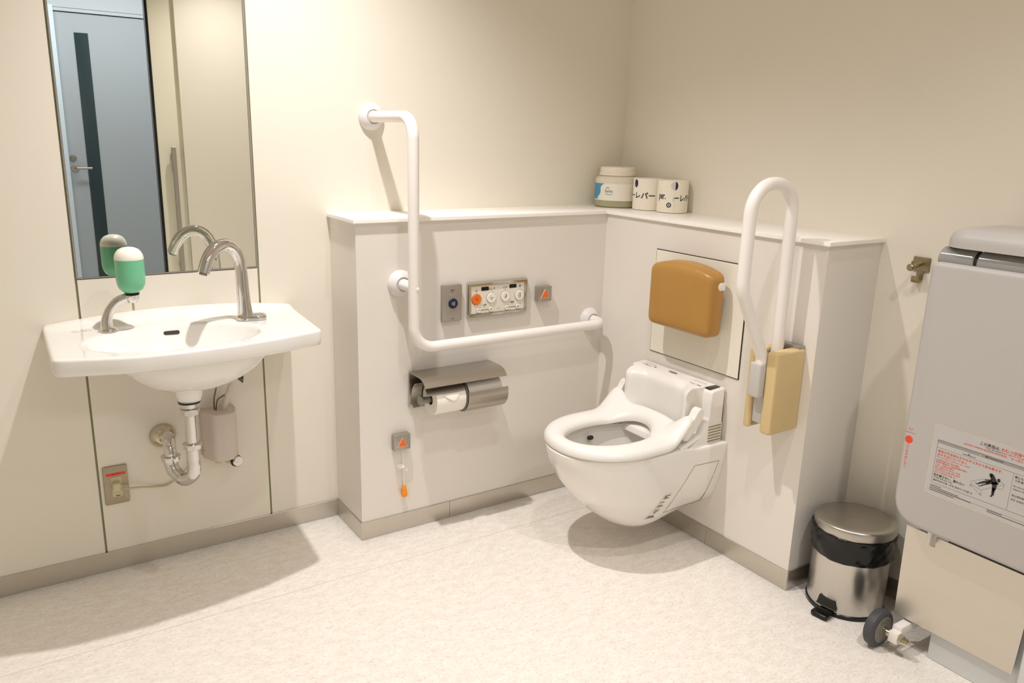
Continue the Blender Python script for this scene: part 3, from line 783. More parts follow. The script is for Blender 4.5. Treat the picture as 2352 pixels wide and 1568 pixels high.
# ------------------------------------------------------------------ jar and wrapped rolls on the ledge
JC = (1.315, -.0935, H + .0004); JR = .083
jt = thing('wipes_tub', JC, 'round plastic wipes tub with blue and white label in ledge corner', 'tub')
bm = nb(); lathe(bm, [(.076, 0), (JR, .005), (JR, .030)], JC, Z, 48); obj('tub_bottom', bm, 'jarlow', jt)
bm = nb(); lathe(bm, [(JR, .0301), (JR, .100), (.080, .108), (.070, .114), (.064, .116), (.064, .122)], JC, Z, 48); obj('tub_body', bm, 'jar', jt)
bm = nb(); lathe(bm, [(.069, .117), (.069, .127), (.066, .129), (.066, .143), (.064, .147), (.060, .148)], JC, Z, 48); obj('lid', bm, 'jarlid', jt)
camdir = lambda c: math.atan2(-2.4475 - c[1], -.7156 - c[0])
JT = camdir(JC)
def cylpatch(bm, c, r, th, pts_rows, off):
    f = cyl_fn(c, r, th, off)
    R = [ring(bm, [f(a, b) for a, b in row]) for row in pts_rows]
    for a, b in zip(R, R[1:]): bridge(bm, a, b, False)
bm = nb(); NA = 28; a0, a1 = -.118, .118
cylpatch(bm, JC, JR, JT, [[(lerp(a0, a1, k / NA), b) for k in range(NA + 1)] for b in (.026, .088)], .0004); obj('label', bm, 'label', jt)
bm = nb()
edge = [(-.050, .088), (-.060, .083), (-.067, .076), (-.068, .066), (-.067, .056), (-.0715, .046), (-.080, .040), (-.083, .030)]
rows = [[(lerp(-.118, e[0], k / 8), e[1]) for k in range(9)] for e in edge]
cylpatch(bm, JC, JR, JT, rows, .0008); obj('label_wave', bm, 'inkblue', jt)
bm = nb(); fn = cyl_fn(JC, JR, JT, .0011)
text(bm, 'WET', fn, h=.0050, cx=-.035, cy=.0725, bold=.02); text(bm, 'Sanity', fn, h=.0150, w=.031, cx=-.030, cy=.0600, bold=.01)
stroke(bm, [(-.044, .0500), (-.036, .0492), (-.026, .0482), (-.018, .0485)], .0016, fn)
obj('lettering', bm, 'inkteal', jt)

def wraproll(c, th, label):
    r = thing('toilet_roll', c, label, 'toilet roll', 'wrapped rolls on the ledge')
    bm = nb(); lathe(bm, [(.020, .110), (.018, .004), (.050, .0), (.0545, .002), (.0550, .006), (.0550, .1085), (.0535, .1125), (.050, .1138), (.022, .1135), (.020, .110)], c, Z, 48, False, False)
    obj('wrapper', bm, 'wrap', r); return r
RA = (1.3430, -.2370, H + .0004); RBc = (1.3612, -.3470, H + .0004)
ra = wraproll(RA, 0, 'wrapped toilet roll standing between blue labelled tub and other roll')
rb = wraproll(RBc, 0, 'wrapped toilet roll printed per, right end of row on ledge')
def emblem(bm, fn, cx, cy, r, half=False):
    flat(bm, [(cx + (0 if half and math.cos(a) < 0 else r * .62 * math.cos(a)), cy + r * math.sin(a)) for a in [2 * PI * k / 24 for k in range(24)]], fn)
fa = cyl_fn(RA, .055, camdir(RA), .0006)
bm = nb(); text(bm, 'トーレパー', fa, h=.0225, w=.128, cx=-.037, cy=.054, bold=.025); obj('printed_word', bm, 'inkb', ra)
bm = nb(); emblem(bm, fa, -.0500, .096, .0145); obj('printed_emblem', bm, 'inkb', ra)
fb_ = cyl_fn(RBc, .055, camdir(RBc), .0006)
bm = nb(); text(bm, 'per.', fb_, h=.0240, w=.030, cx=-.040, cy=.053, bold=.02); obj('printed_word', bm, 'inkb', rb)
bm = nb(); text(bm, 'ーレパー', fb_, h=.0225, w=.078, cx=.0445, cy=.054, bold=.025); obj('printed_word', bm, 'inkb', rb)
bm = nb(); emblem(bm, fb_, .0078, .096, .0145, True); obj('printed_emblem', bm, 'inkb', rb)
bm = nb(); stroke(bm, [(-.0118 + .0068 * math.cos(2 * PI * k / 24), .0285 + .0070 * math.sin(2 * PI * k / 24)) for k in range(24)], .0034, fb_, True)
flat(bm, circ(.0026, 12, -.0118, .0285), fb_)
obj('printed_seal', bm, 'inkb', rb)
bm = nb(); flat(bm, [(.0060 + (-.0135 * math.cos(a)), .096 + .0145 * math.sin(a)) for a in [-PI / 2 + PI * k / 14 for k in range(15)]], fb_); flat(bm, rect(.0035, .049, .004, .014), fb_); stroke(bm, [(.0075, .004), (.0075, .109)], .0008, fb_)
obj('wrapper_seam', bm, mat('ink_pale_grey', (212, 208, 200), .6), rb)

# ------------------------------------------------------------------ access panel and back rest
at = thing('access_panel', (W, -.685, .594), 'square access panel with dark joint behind tan back rest', 'panel')
PY0, PY1, PZA, PZB = -.486, -.883, .5945, .9500
bm = nb(); box(bm, W - .0030, W - .0004, PY1, PY0, PZA, PZB); obj('joint_line', bm, 'dark', at)
bm = nb(); box(bm, W - .0048, W - .0008, PY1 + .0024, PY0 - .0024, PZA + .0026, PZB - .0026, .0004, 1); obj('panel', bm, mat('access_panel_board', (238, 234, 220), .45, var=.012), at)

kt = thing('back_rest', (W, -.69, .72), 'tan moulded back rest mounted on wall above toilet', 'back rest')
KC = -.688
bo = []
half = .136
pl = [(-half, -.108), (half, -.108), (half, .090), (half * .55, .108), (0, .1145), (-half * .55, .108), (-half, .090)]
bo = roundpoly(pl, [.028, .028, .030, .35, .35, .35, .030], 7)
bm = nb()
u_, v_, n_ = V((0, -1, 0)), Z, V((-1, 0, 0))
ctr = V((1.138, KC, .826))
rings_ = []
for h, ins in ((0, .006), (.004, .001), (.010, 0), (.046, .001), (.056, .0045), (.062, .0105), (.0660, .019), (.0675, .032)):
    rings_.append([ctr + u_ * (p[0] * (1 - ins / half)) + v_ * (p[1] * (1 - ins / .11)) + n_ * (h - .0035 * (p[0] / half) ** 2 * (h / .07)) for p in bo])
loft(bm, rings_); obj('cushion', bm, 'tan', kt, ang=60)
for s in (-1, 1):
    bm = nb(); tube(bm, [(W - .0055, KC + s * .085, .845), (1.1395, KC + s * .085, .845)], .014, 18)
    lathe(bm, [(.026, 0), (.026, .006), (.02, .009)], (W - .0052, KC + s * .085, .845), -X, 24); obj('mounting_arm', bm, 'plasticg', kt)
bm = nb(); box(bm, 1.1385, 1.1435, KC - .11, KC + .11, .76, .90, .002); obj('mounting_plate', bm, 'plasticg', kt)
for s in (-1, 1):
    bm = nb(); lathe(bm, [(.0125, -.006), (.0125, .0022), (.011, .003)], (1.121, KC + s * (half - .0015), .880), V((0, s, 0)), 22); box(bm, 1.121, 1.139, KC + s * (half - .008), KC + s * (half + .0012), .868, .892, .001, 1); obj('pivot_cap', bm, 'plastic', kt)

# ------------------------------------------------------------------ fold-up arm rest
rt2 = thing('fold_up_arm_rest', (W, -1.057, .508), 'white looped arm rest folded upright from cream wall bracket', 'arm rest')
AY = -1.053
bm = nb(); tube(bm, fillet([(1.052, AY, .675), (1.056, AY, .725), (.944, AY, .925), (.948, AY, 1.203), (1.113, AY, 1.203), (1.118, AY, .655)], [.03, .085, .078, .078], 12), .0172, 24); obj('arm_tube', bm, 'rail', rt2)
bm = nb(); box(bm, 1.030, 1.076, AY - .0195, AY + .0195, .612, .712, .006, 3); obj('pivot_sleeve', bm, 'plasticg', rt2)
bm = nb(); box(bm, 1.060, W - .001, AY - .0175, AY + .0175, .53, .70, .004); obj('pivot_core', bm, 'plasticg', rt2)
def cheek(y0, y1, x0, x1, z0, z1):
    bm = nb(); box(bm, x0, x1, y0, y1, z0, z1, .008, 4); obj('bracket_cover', bm, 'cream', rt2)
cheek(-1.109, -1.0725, 1.050, W - .0005, .508, .748)
cheek(-1.034, -1.012, 1.050, W - .0005, .510, .746)
bm = nb(); box(bm, 1.062, W - .0008, -1.0365, -1.0335, .52, .735); obj('bracket_plate', bm, 'alu', rt2)
bm = nb(); box(bm, 1.148, W - .0003, -1.104, -1.016, .725, .757, .003); obj('back_plate', bm, 'alu', rt2)

# ------------------------------------------------------------------ toilet
YC = -.655
tl = thing('toilet', (W, YC, .085), 'white wall hung toilet with bidet seat and no lid', 'toilet')
ZR = .383
tab = [(.075, .960, .035, .050, 1.02), (.080, .915, .075, .095, 1.0), (.092, .880, .100, .122, 1.0), (.12, .835, .128, .142, .99), (.16, .785, .147, .160, .975), (.21, .738, .163, .177, .96), (.27, .690, .177, .193, .945), (.33, .658, .186, .204, .935), (.365, .648, .189, .209, .93), (ZR - .004, .647, .189, .210, .93), (ZR, .650, .187, .209, .93)]
def bowl_outline(z, ins=0):
    xf, hw, hb, xm = interp(tab, z)
    xf += ins; hw -= ins; hb -= ins
    P = [(W - .0006, YC + hb * (-1 + 2 * k / 14)) for k in range(15)]
    for k in range(5):
        s = k / 5; P.append((lerp(W - .0006, xm, (k + 1) / 5), YC + lerp(hb, hw, sstep(0, 1, (k + 1) / 5))))
    n = 60
    for k in range(1, n):
        a = PI * k / n; c, s = math.cos(a), math.sin(a)
        e = 2 / 2.15
        P.append((xm - (xm - xf) * abs(s) ** e, YC + hw * math.copysign(abs(c) ** e, c)))
    for k in range(5):
        P.append((lerp(xm, W - .0006, k / 5), YC - lerp(hw, hb, sstep(0, 1, k / 5))))
    return P
TC = (.92, YC); NT = 140
tang = [2 * PI * (i + .5) / NT for i in range(NT)]
# make sure the back corners stay sharp
def tring(z, ins=0):
    poly = bowl_outline(z, ins); out = []
    for k, (x, y) in enumerate(poly):
        if k < 15: x = W - .0006
        lift = .055 * sstep(.90, W, x) * sstep(.20, .08, z)
        out.append(V((x, y, z + lift)))
    return out
_tp = bowl_outline(ZR, .02)
tang = [math.atan2(y - YC, x - .93) for x, y in _tp]
rings = [tring(z) for z in (.075, .080, .092, .12, .16, .21, .27, .33, .365, ZR - .004)]
rings.append(tring(ZR, .003))
def inner(k, z, dx=0): return [V((.862 + dx + .170 * k * math.cos(a), YC + .118 * k * math.sin(a), z)) for a in tang]
rings.append(tring(ZR, .02))
rings.append(inner(1.03, ZR - .002))
bm = nb(); loft(bm, rings, True, True, False); bo_ = obj('bowl_shell', bm, 'porc', tl, ang=50)
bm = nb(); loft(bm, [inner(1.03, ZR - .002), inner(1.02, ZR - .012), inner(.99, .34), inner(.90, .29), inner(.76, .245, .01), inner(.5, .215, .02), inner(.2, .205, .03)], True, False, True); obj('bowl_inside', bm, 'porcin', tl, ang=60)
bm = nb(); prism(bm, rrect(.022, .014, .0065, 5), V((.870, -.5470, .347)), V((1, 0, 0)), V((0, .18, .98)), V((0, -.98, .18)), .006); obj('rinse_port', bm, 'ink', tl)
# service cover outline on the side
def side_y(x, z):
    poly = bowl_outline(z); best = None
    for p, q in zip(poly, poly[1:] + poly[:1]):
        if (p[0] - x) * (q[0] - x) <= 0 and abs(p[0] - q[0]) > 1e-9:
            tt_ = (x - p[0]) / (q[0] - p[0]); y = lerp(p[1], q[1], tt_)
            if y < YC and (best is None or y < best): best = y
    return best if best is not None else YC
def side_pt(x, z, off): return V((x, side_y(x, z - .055 * sstep(.90, W, x) * sstep(.20, .08, z)) - off, z))
cor = [(1.050, .322), (1.150, .322), (1.128, .170), (.978, .158)]
loop = []
for (p, q) in zip(cor, cor[1:] + cor[:1]):
    for k in range(10): loop.append((lerp(p[0], q[0], k / 10), lerp(p[1], q[1], k / 10)))
bm = nb()
for i in range(len(loop)):
    pass
tube(bm, [side_pt(x, z, -.0004) for x, z in loop], .0013, 6, closed=True); obj('service_cover_joint', bm, 'joint', tl)
bm = nb()
gx = 9
rows = [[side_pt(lerp(lerp(.905, .955, v), lerp(.945, .985, v), u), lerp(.145, .235, v), .0009) for u in [k / 4 for k in range(5)]] for v in [k / 8 for k in range(9)]]
Rv = [ring(bm, r) for r in rows]
for a, b in zip(Rv, Rv[1:]): bridge(bm, a, b, False)
stk_ = obj('notice_sticker', bm, 'label', tl)
bm = nb(); random.seed(8)
for v in [.05, .10, .15, .27, .33, .40, .52, .58, .70, .84, .89, .94]:
    u0 = random.uniform(.08, .3); u1 = random.uniform(.5, .92); h = .018
    q = [side_pt(lerp(lerp(.905, .955, vv), lerp(.945, .985, vv), uu), lerp(.145, .235, vv), .0016) for uu, vv in ((u0, v - h), (u1, v - h), (u1, v + h), (u0, v + h))]
    bm.faces.new([bm.verts.new(p) for p in q])
obj('sticker_print', bm, 'inkg', stk_)

# seat ring
SC_ = (.862, YC); NS = 360
def seat_front(a):
    c, s = math.cos(a), math.sin(a); e = 2.12
    r = (abs(c / .214) ** e + abs(s / .191) ** e) ** (-1 / e); return (SC_[0] + r * c, SC_[1] + r * s)
_fr = [seat_front(math.radians(d)) for d in range(90, 271, 3)]
_hb = [(1.000, .1905), (1.030, .188), (1.043, .180), (1.046, .160), (1.046, .125), (1.052, .09), (1.057, .05), (1.058, .0)]
seat_poly = _fr + [(x, YC - y) for x, y in _hb] + [(x, YC + y) for x, y in _hb[::-1][1:]]
def seat_out(a):
    r = ray_poly(seat_poly, SC_, a); return V((SC_[0] + r * math.cos(a), SC_[1] + r * math.sin(a)))
def seat_in(a):
    c, s = math.cos(a), math.sin(a)
    A = .158 if c <= 0 else .140
    e = 2.1; r = (abs(c / A) ** e + abs(s / .104) ** e) ** (-1 / e)
    return V((SC_[0] + r * c, SC_[1] + r * s))
def rise(x, y): return .034 * sstep(.92, 1.07, x) + .047 * sstep(.95, 1.05, x) * sstep(.10, .172, abs(y - YC))
sec = [(0, 0), (0, .010), (.06, .018), (.18, .0245), (.34, .0285), (.52, .030), (.70, .0285), (.84, .0245), (.93, .019), (.985, .011), (1.0, .003), (.985, -.001), (.94, -.003)]
SZ = .3885
rings = []
for (s, h) in sec:
    R_ = []
    for k in range(NS):
        a = 2 * PI * (k + .5) / NS; p = seat_in(a).lerp(seat_out(a), s)
        R_.append(V((p.x, p.y, SZ + h * (1 - .0 * s) + rise(p.x, p.y))))
    rings.append(R_)
bm = nb(); loft(bm, rings + [rings[0]], True, False, False)
bmesh.ops.remove_doubles(bm, verts=bm.verts, dist=1e-6)
seat = obj('seat_ring', bm, 'plastic', tl, ang=60)
armp = roundpoly([(1.004, .408), (1.022, .406), (1.056, .440), (1.081, .466), (1.082, .494), (1.070, .506), (1.056, .500), (1.042, .478), (1.018, .462), (1.004, .452)], [.004, .01, .02, .01, .012, .012, .012, .02, .02, .004], 4)
for s in (-1, 1):
    bm = nb(); prism(bm, armp, V((0, YC + s * .1570, 0)), X, Z, V((0, s, 0)), .0275, .0045, 4)
    obj('hinge_arm', bm, 'plastic', seat, ang=50)
# bidet unit
bu = [(1.168, .360), (1.168, .558), (1.108, .553), (1.104, .466), (1.076, .414), (.992, .388), (.985, .366)]
bm = nb()
sidep = roundpoly(bu, [.002, .006, .012, .02, .01, .008, .004], 5)
prism(bm, sidep, V((0, YC, 0)), X, Z, -Y, .186, .006); prism(bm, sidep, V((0, YC, 0)), X, Z, Y, .186, .006)
bu_o = obj('bidet_unit', bm, 'plastic', tl)
# bulging housing with scooped front
bm = nb(); NY, NZ = 40, 16; rows = []
for i in range(NY + 1):
    w = -1 + 2 * i / NY; y = YC + w * .150
    endr = (1 - abs(w) ** 10) ** .1
    row = []
    for j in range(NZ + 1):
        v = j / NZ; z = lerp(.385, .5575, v)
        q = max(0, (z - .529) / .0285)
        sc = .040 * sstep(.92, .50, abs(w + .06))
        x = 1.115 - (.082 - sc) * endr + .026 * (1 - max(0, 1 - q * q) ** .5) * endr
        row.append(V((x, y, z)))
    row.append(V((1.13, y, .5575)))
    rows.append(row)
Rv = [ring(bm, r) for r in rows]
for a, b in zip(Rv, Rv[1:]): bridge(bm, a, b, False)
bm.faces.new(Rv[0] + [bm.verts.new((1.13, YC - .150, .385))]); bm.faces.new(Rv[-1] + [bm.verts.new((1.13, YC + .150, .385))])
obj('front_housing', bm, 'plastic', bu_o, ang=60)
bm = nb(); prism(bm, roundpoly([(1.112, -.172), (1.160, -.172), (1.160, -.150), (1.112, -.150)], [.001, .005, .001, .001], 4), V((0, YC, .5572)), X, Y, Z, .0012); obj('receiver_window', bm, 'black', bu_o)
# vents on the right side
bm = nb(); ys = YC - .1862
prism(bm, rrect(.064, .066, .003, 3, 1.132, .413), V((0, ys + .0006, 0)), X, Z, -Y, .001); vent = obj('vent_grille', bm, 'plastic', bu_o)
bm = nb()
for k in range(6): box(bm, 1.104, 1.160, ys - .0014, ys - .0002, .388 + .0095 * k, .3915 + .0095 * k)
obj('vent_slots', bm, 'joint', vent)
bm = nb(); box(bm, 1.106, 1.120, ys - .0008, ys + .0004, .366, .375); obj('side_latch', bm, 'inkg', bu_o)
bm = nb(); box(bm, 1.045, 1.078, ys - .0006, ys + .0004, .366, .371); obj('side_latch', bm, 'inkg', bu_o)
bm = nb(); fn = plane_fn((1.13, YC, .5580), V((0, -1, 0)), V((1, 0, 0)), .0004)
text(bm, 'ウォシュレット', fn, h=.007, w=.05, cx=-.125, cy=.008); stroke(bm, [(-.155, .016), (-.100, .016)], .0014, fn)
for k in range(2): stroke(bm, [(-.155 + .02 * k, -.004 - .004 * k), (-.125 + .02 * k, -.004 - .004 * k)], .0022, fn)
flat(bm, rect(-.092, -.002, .010, .006), fn); obj('top_lettering', bm, 'inkg', bu_o)
bm = nb(); text(bm, 'Washlet', fn, h=.005, cx=.100, cy=-.022, bold=.02); flat(bm, rect(.128, -.022, .016, .005), fn)
obj('top_lettering', bm, 'inkg', bu_o)
bm = nb(); flat(bm, rect(-.020, .010, .034, .010), fn); obj('maker_badge', bm, 'greybar', bu_o)
bm = nb()
for k in range(4):
    stroke(bm, [(.082 + .014 * k + .0028 * math.cos(2 * PI * q / 12), .012 + .0028 * math.sin(2 * PI * q / 12)) for q in range(12)], .0010, fn, True); flat(bm, circ(.0012, 8, .076 + .014 * k, .003), fn)
obj('status_icons', bm, 'inkg', bu_o)
bm = nb(); fnw = plane_fn((1.0655, YC + .131, .50), V((0, -1, 0)), V((0, 0, 1)), .0)
yl = YC + .142
wl = [(a, b) for a in (0,) for b in (0,)]
flat(bm, rect(0, 0, .030, .060), lambda a, b: V((1.0445 - .0 * b, YC + .128 - a, .482 + b)))
wsn = obj('warning_label', bm, 'label', bu_o)
bm = nb()
for k in range(9): flat(bm, rect(-.002 + .002 * (k % 3), .024 - .006 * k, .022 - .003 * (k % 4), .0034 if k else .005), lambda a, b: V((1.0438, YC + .128 - a, .482 + b)))
obj('warning_print', bm, 'ink', wsn)
bm = nb(); box(bm, .994, 1.004, YC - .052, YC - .008, .350, .386, .002); obj('nozzle_shutter', bm, 'plasticg', bu_o)

# ------------------------------------------------------------------ pedal bin
BNX, BNY = 1.278, -1.266
bt_ = thing('pedal_bin', (BNX, BNY, 0), 'small round stainless pedal bin lined with black bag', 'trash bin')
bm = nb(); lathe(bm, [(.1075, 0), (.1085, .003), (.1085, .012), (.106, .014)], (BNX, BNY, 0), Z, 56); obj('base_ring', bm, 'black', bt_)
bm = nb(); lathe(bm, [(.1055, .012), (.1060, .014), (.1060, .235), (.104, .237)], (BNX, BNY, 0), Z, 72); obj('body', bm, 'steelv', bt_)
bm = nb()
def bagw(u, h): return 1 + .012 * math.sin(u * 2 * PI * 7 + h * 90) + .008 * math.sin(u * 2 * PI * 17 - h * 160) + .010 * math.sin(u * 2 * PI * 3 + h * 40)
lathe(bm, [(.1064, .172), (.1085, .170), (.1115, .176), (.1100, .186), (.1130, .196), (.1105, .206), (.1140, .218), (.1120, .228), (.1160, .238), (.1150, .245), (.109, .246), (.104, .244)], (BNX, BNY, 0), Z, 120, False, False, bagw); obj('liner_bag', bm, 'bag', bt_, ang=70)
bm = nb(); lax = V((.02, .03, 1)).normalized()
lathe(bm, [(.100, -.003), (.1105, -.002), (.1115, .0), (.1115, .020), (.1105, .0235), (.107, .0265), (.09, .0285), (.05, .0310), (.0, .0320)], (BNX - .001, BNY - .001, .2445), lax, 72, True, False); obj('lid', bm, 'steel', bt_)
pd = V((-1, -.12, 0)).normalized(); ps = V((-.12, 1, 0)).normalized() * -1
bm = nb(); prism(bm, [(-.03, .024), (.03, .024), (.024, .048), (-.024, .052)], V((BNX, BNY, 0)) + pd * .1045, ps, Z, pd, .0025); obj('pedal_recess', bm, 'ink', bt_)
bm = nb(); prism(bm, rrect(.050, .040, .006, 4), V((BNX, BNY, .006)) + pd * .128, ps, pd, Z, .010, .003); obj('pedal', bm, 'black', bt_)
bm = nb(); prism(bm, [(-.032, 0), (.032, 0), (.032, .003), (-.032, .003)], V((BNX, BNY, .022)) + pd * .104, ps, Z, pd, .008); obj('pedal_rim', bm, 'steel', bt_)

# ------------------------------------------------------------------ coat hook
hk = thing('coat_hook', (XR, -1.263, .995), 'small nickel coat hook on wall left of changing table', 'hook')
bm = nb(); box(bm, XR - .005, XR - .0003, -1.2875, -1.2395, .976, 1.0145, .001, 1); obj('back_plate', bm, 'hook', hk)
bm = nb(); tube(bm, [(XR - .004, -1.262, .996), (XR - .050, -1.262, .990)], .0068, 16); lathe(bm, [(.0092, 0), (.0098, .002), (.0098, .006), (.008, .008)], (XR - .049, -1.262, .990), V((-1, 0, -.08)), 20); tube(bm, [(XR - .046, -1.262, .994), (XR - .046, -1.262, 1.007)], .003, 8); obj('peg', bm, 'hook', hk)
bm = nb(); shell_pts = [(XR - .003, .978), (XR - .003, .952), (XR - .010, .9475), (XR - .024, .9475), (XR - .0265, .951), (XR - .0265, .964)]
P_ = [V(p) for p in shell_pts]
for p, q in zip(P_, P_[1:]):
    dd = (q - p); nn = V((-dd.y, dd.x)).normalized() * .0016
    prism(bm, [tuple(p + nn), tuple(q + nn), tuple(q - nn), tuple(p - nn)], V((0, -1.254, 0)), X, Z, -Y, .018)
obj('lower_hook', bm, 'hook', hk)

# ------------------------------------------------------------------ folding changing table
ft2 = thing('folding_changing_table', (1.33, -2.0, 0), 'large grey folding care table folded upright against right wall', 'changing table')
YE = -2.62; BX = 1.150
bm = nb(); u_, v_, n_ = V((0, -1, 0)), Z, V((-1, 0, 0))
bp = roundpoly([(1.4325, .378), (-YE, .378), (-YE, 1.046), (1.4325, 1.046)], [.075, .06, .02, .022], 8)
prism(bm, bp, V((BX + .048, 0, 0)), u_, v_, n_, .048, .012, 5); board = obj('bed_board', bm, 'bed', ft2)
bm = nb()
for a, b in ((-1.441, -1.522), (-1.530, YE)):
    lathe(bm, [(.026, 0), (.0285, .003), (.0285, b * -1 + a - .003), (.026, b * -1 + a)], (1.190, a, 1.052), -Y, 32)
obj('hinge_roll', bm, 'bedroll', ft2)
bm = nb(); lathe(bm, [(.024, 0), (.024, .01)], (1.190, -1.5215, 1.052), -Y, 28); obj('roll_gap', bm, 'ink', ft2)
bm = nb(); prism(bm, roundpoly([(1.152, -1.446), (1.152, YE), (1.400, YE), (1.400, -1.446)], [.060, .02, .02, .05], 8), V((0, 0, 1.083)), X, Y, Z, .044, .030, 6)
obj('top_cushion', bm, 'bed', ft2, ang=60)
bm = nb(); box(bm, 1.262, XR - .0005, -2.60, -1.560, .0, 1.075, .006, 2); obj('wall_housing', bm, 'bedlow', ft2)
bm = nb(); box(bm, 1.204, 1.262, -2.60, -1.565, .66, 1.03, .006, 2); obj('hinge_housing', bm, 'bed', ft2)
# satin plate with a notch
bm = nb(); q = [(1.4515, .090), (1.4545, .088), (1.752, .088), (1.762, .346), (1.5265, .346), (1.5265, .318), (1.5150, .318), (1.5150, .346), (1.4470, .346)]
prism(bm, q, V((1.2165, 0, 0)), u_, v_, n_, .0035); obj('front_plate', bm, 'bedplate', ft2)
bm = nb(); prism(bm, roundpoly([(1.5135, .385), (1.5275, .385), (1.5245, .330), (1.5185, .324)], .002, 2), V((1.205, 0, 0)), u_, v_, n_, .020, .002); obj('release_tongue', bm, 'plastic', ft2)
bm = nb(); box(bm, 1.232, 1.262, -1.95, -1.545, .0, .34, .004, 2); obj('base_panel', bm, 'bedlow', ft2)
bm = nb(); box(bm, 1.20, 1.232, -1.85, -1.768, .0, .40, .010, 3); obj('support_leg', bm, 'bedlow', ft2)
bm = nb(); box(bm, 1.224, 1.262, -1.90, -1.462, .352, .372, .002, 1); obj('cross_rail', bm, 'aluside', ft2)
# caster
WC = V((1.166, -1.440, .0525))
cw = None
bm = nb(); lathe(bm, [(.040, -.015), (.046, -.0145), (.0512, -.010), (.0522, -.004), (.0522, .004), (.0512, .010), (.046, .0145), (.040, .015)], WC, Y, 44); cst = obj('caster_wheel', bm, 'rubber', ft2)
bm = nb(); lathe(bm, [(.037, -.0152), (.0355, -.0165), (.033, -.0165), (.031, -.0120), (.018, -.0110), (.0165, -.0175), (.011, -.0180)], WC, Y, 40); obj('wheel_hub', bm, 'hub', cst)
bm = nb(); lathe(bm, [(.011, .016), (.011, .036)], WC, -Y, 18); obj('axle_sleeve', bm, 'nickel', cst)
bm = nb(); box(bm, WC.x - .012, WC.x + .016, WC.y - .062, WC.y - .036, WC.z - .016, WC.z + .016, .003); box(bm, WC.x + .006, 1.34, WC.y - .060, WC.y - .036, WC.z + .004, WC.z + .028, .002)
box(bm, 1.222, 1.240, WC.y - .058, WC.y - .036, WC.z + .02, .36, .003); obj('caster_arm', bm, 'plastic', ft2)
bm = nb(); lathe(bm, [(.0105, .060), (.0125, .062), (.0125, .070), (.010, .073), (.0095, .080), (.006, .086), (.0, .088)], WC, -Y, 8); obj('cap_nut', bm, 'nickel', cst)

# printed notices on the board
fn0 = plane_fn((BX, 0, 0), u_, v_, .0002); fn1 = plane_fn((BX, 0, 0), u_, v_, .0004); fn2 = plane_fn((BX, 0, 0), u_, v_, .0006)
LY0, LY1, LZ0, LZ1 = 1.5085, 1.985, .4815, .6610
bm = nb(); flat(bm, rrect(LY1 - LY0, LZ1 - LZ0, .004, 4, (LY0 + LY1) / 2, (LZ0 + LZ1) / 2), fn0); nl = obj('notice_label', bm, 'sticker', board)
bm = nb(); stroke(bm, rrect(LY1 - LY0, LZ1 - LZ0, .004, 4, (LY0 + LY1) / 2, (LZ0 + LZ1) / 2), .0012, fn1, True); obj('label_edge', bm, 'stickerline', nl)
bm = nb(); stroke(bm, rrect(LY1 - LY0 - .024, .1110, .004, 4, (LY0 + LY1) / 2, .5680), .0008, fn1, True)
for z in (.6040,): stroke(bm, [(LY0 + .012, z), (LY1 - .012, z)], .0007, fn1)
stroke(bm, [(1.6965, .6040), (1.6965, .5125)], .0007, fn1); stroke(bm, [(LY0 + .030, .4985), (LY1 - .012, .4985)], .0005, fn1)
obj('label_lines', bm, 'inkg', nl)
bm = nb()
for P_ in ([(1.6122, .5511), (1.6403, .5670)], [(1.6114, .5510), (1.6115, .5394)], [(1.6124, .5404), (1.6351, .5256)], [(1.6130, .5436), (1.6348, .5368)], [(1.6348, .5368), (1.6585, .5530)], [(1.6350, .5261), (1.6368, .5376)], [(1.6743, .5729), (1.6820, .5701)], [(1.6820, .5701), (1.6805, .5579)], [(1.6805, .5579), (1.6759, .5548)], [(1.6759, .5548), (1.6684, .5564)], [(1.6679, .5592), (1.6816, .5694)]):
    stroke(bm, P_, .0006, fn1)
for c in ((1.6365, .5262), (1.6117, .5390)): stroke(bm, [(c[0] + .0020 * math.cos(2 * PI * k / 10), c[1] + .0020 * math.sin(2 * PI * k / 10)) for k in range(10)], .0007, fn1, True)
obj('bed_drawing_lines', bm, 'inkg', nl)
bm = nb(); flat(bm, rect((LY0 + LY1) / 2, .6198, LY1 - LY0 - .024, .0076), fn1); obj('label_bar', bm, 'greybar', nl)
bm = nb()
def tx(s, y, z, h, b=.0, w=None): text(bm, s, fn2, h=h, w=w, cx=y, cy=z, align='l', bold=b)
tx('おむつ交換や衣服の着脱', 1.6625, .6485, .0085, .008, .098); tx('a table for changing diapers', 1.6745, .6408, .0048)
tx('此商品为换尿布或穿脱衣物时使用。/ 본 상품은 기저귀', 1.5800, .6345, .0046, 0, .150)
tx('身体の不自由な方やお子さまから目を離さず、', 1.5240, .5965, .0066, .008, .150); tx('必ずそばについておく', 1.5240, .5880, .0066, .008, .070)
for k, (s, w) in enumerate((('Do not leave a person or a child', .078), ('unattended on the table.', .056), ('照顾不要离开儿童或需要护理的', .074), ('人员，必须在旁看护', .045), ('몸이 불편하신 분이나 어린', .060), ('아이에게서 눈을 떼지 말고', .061), ('반드시 곁에서 있을 것', .050))):
    tx(s, 1.5240, .5805 - .0062 * k, .0046, 0, w)
obj('red_lettering', bm, 'inkr', nl)
bm = nb()
tx('この商品は、', 1.6160, .6480, .0085, .008, .0445); tx('This product is', 1.6290, .6403, .0048, 0, .0435)
tx('目を離さない、離れない', 1.5240, .5350, .0066, .008, .074); tx('Watch and stay close', 1.5240, .5280, .0046, 0, .046); tx('看护时手不离 / 항상 곁에서 지켜볼 것', 1.5240, .5212, .0048, 0, .094)
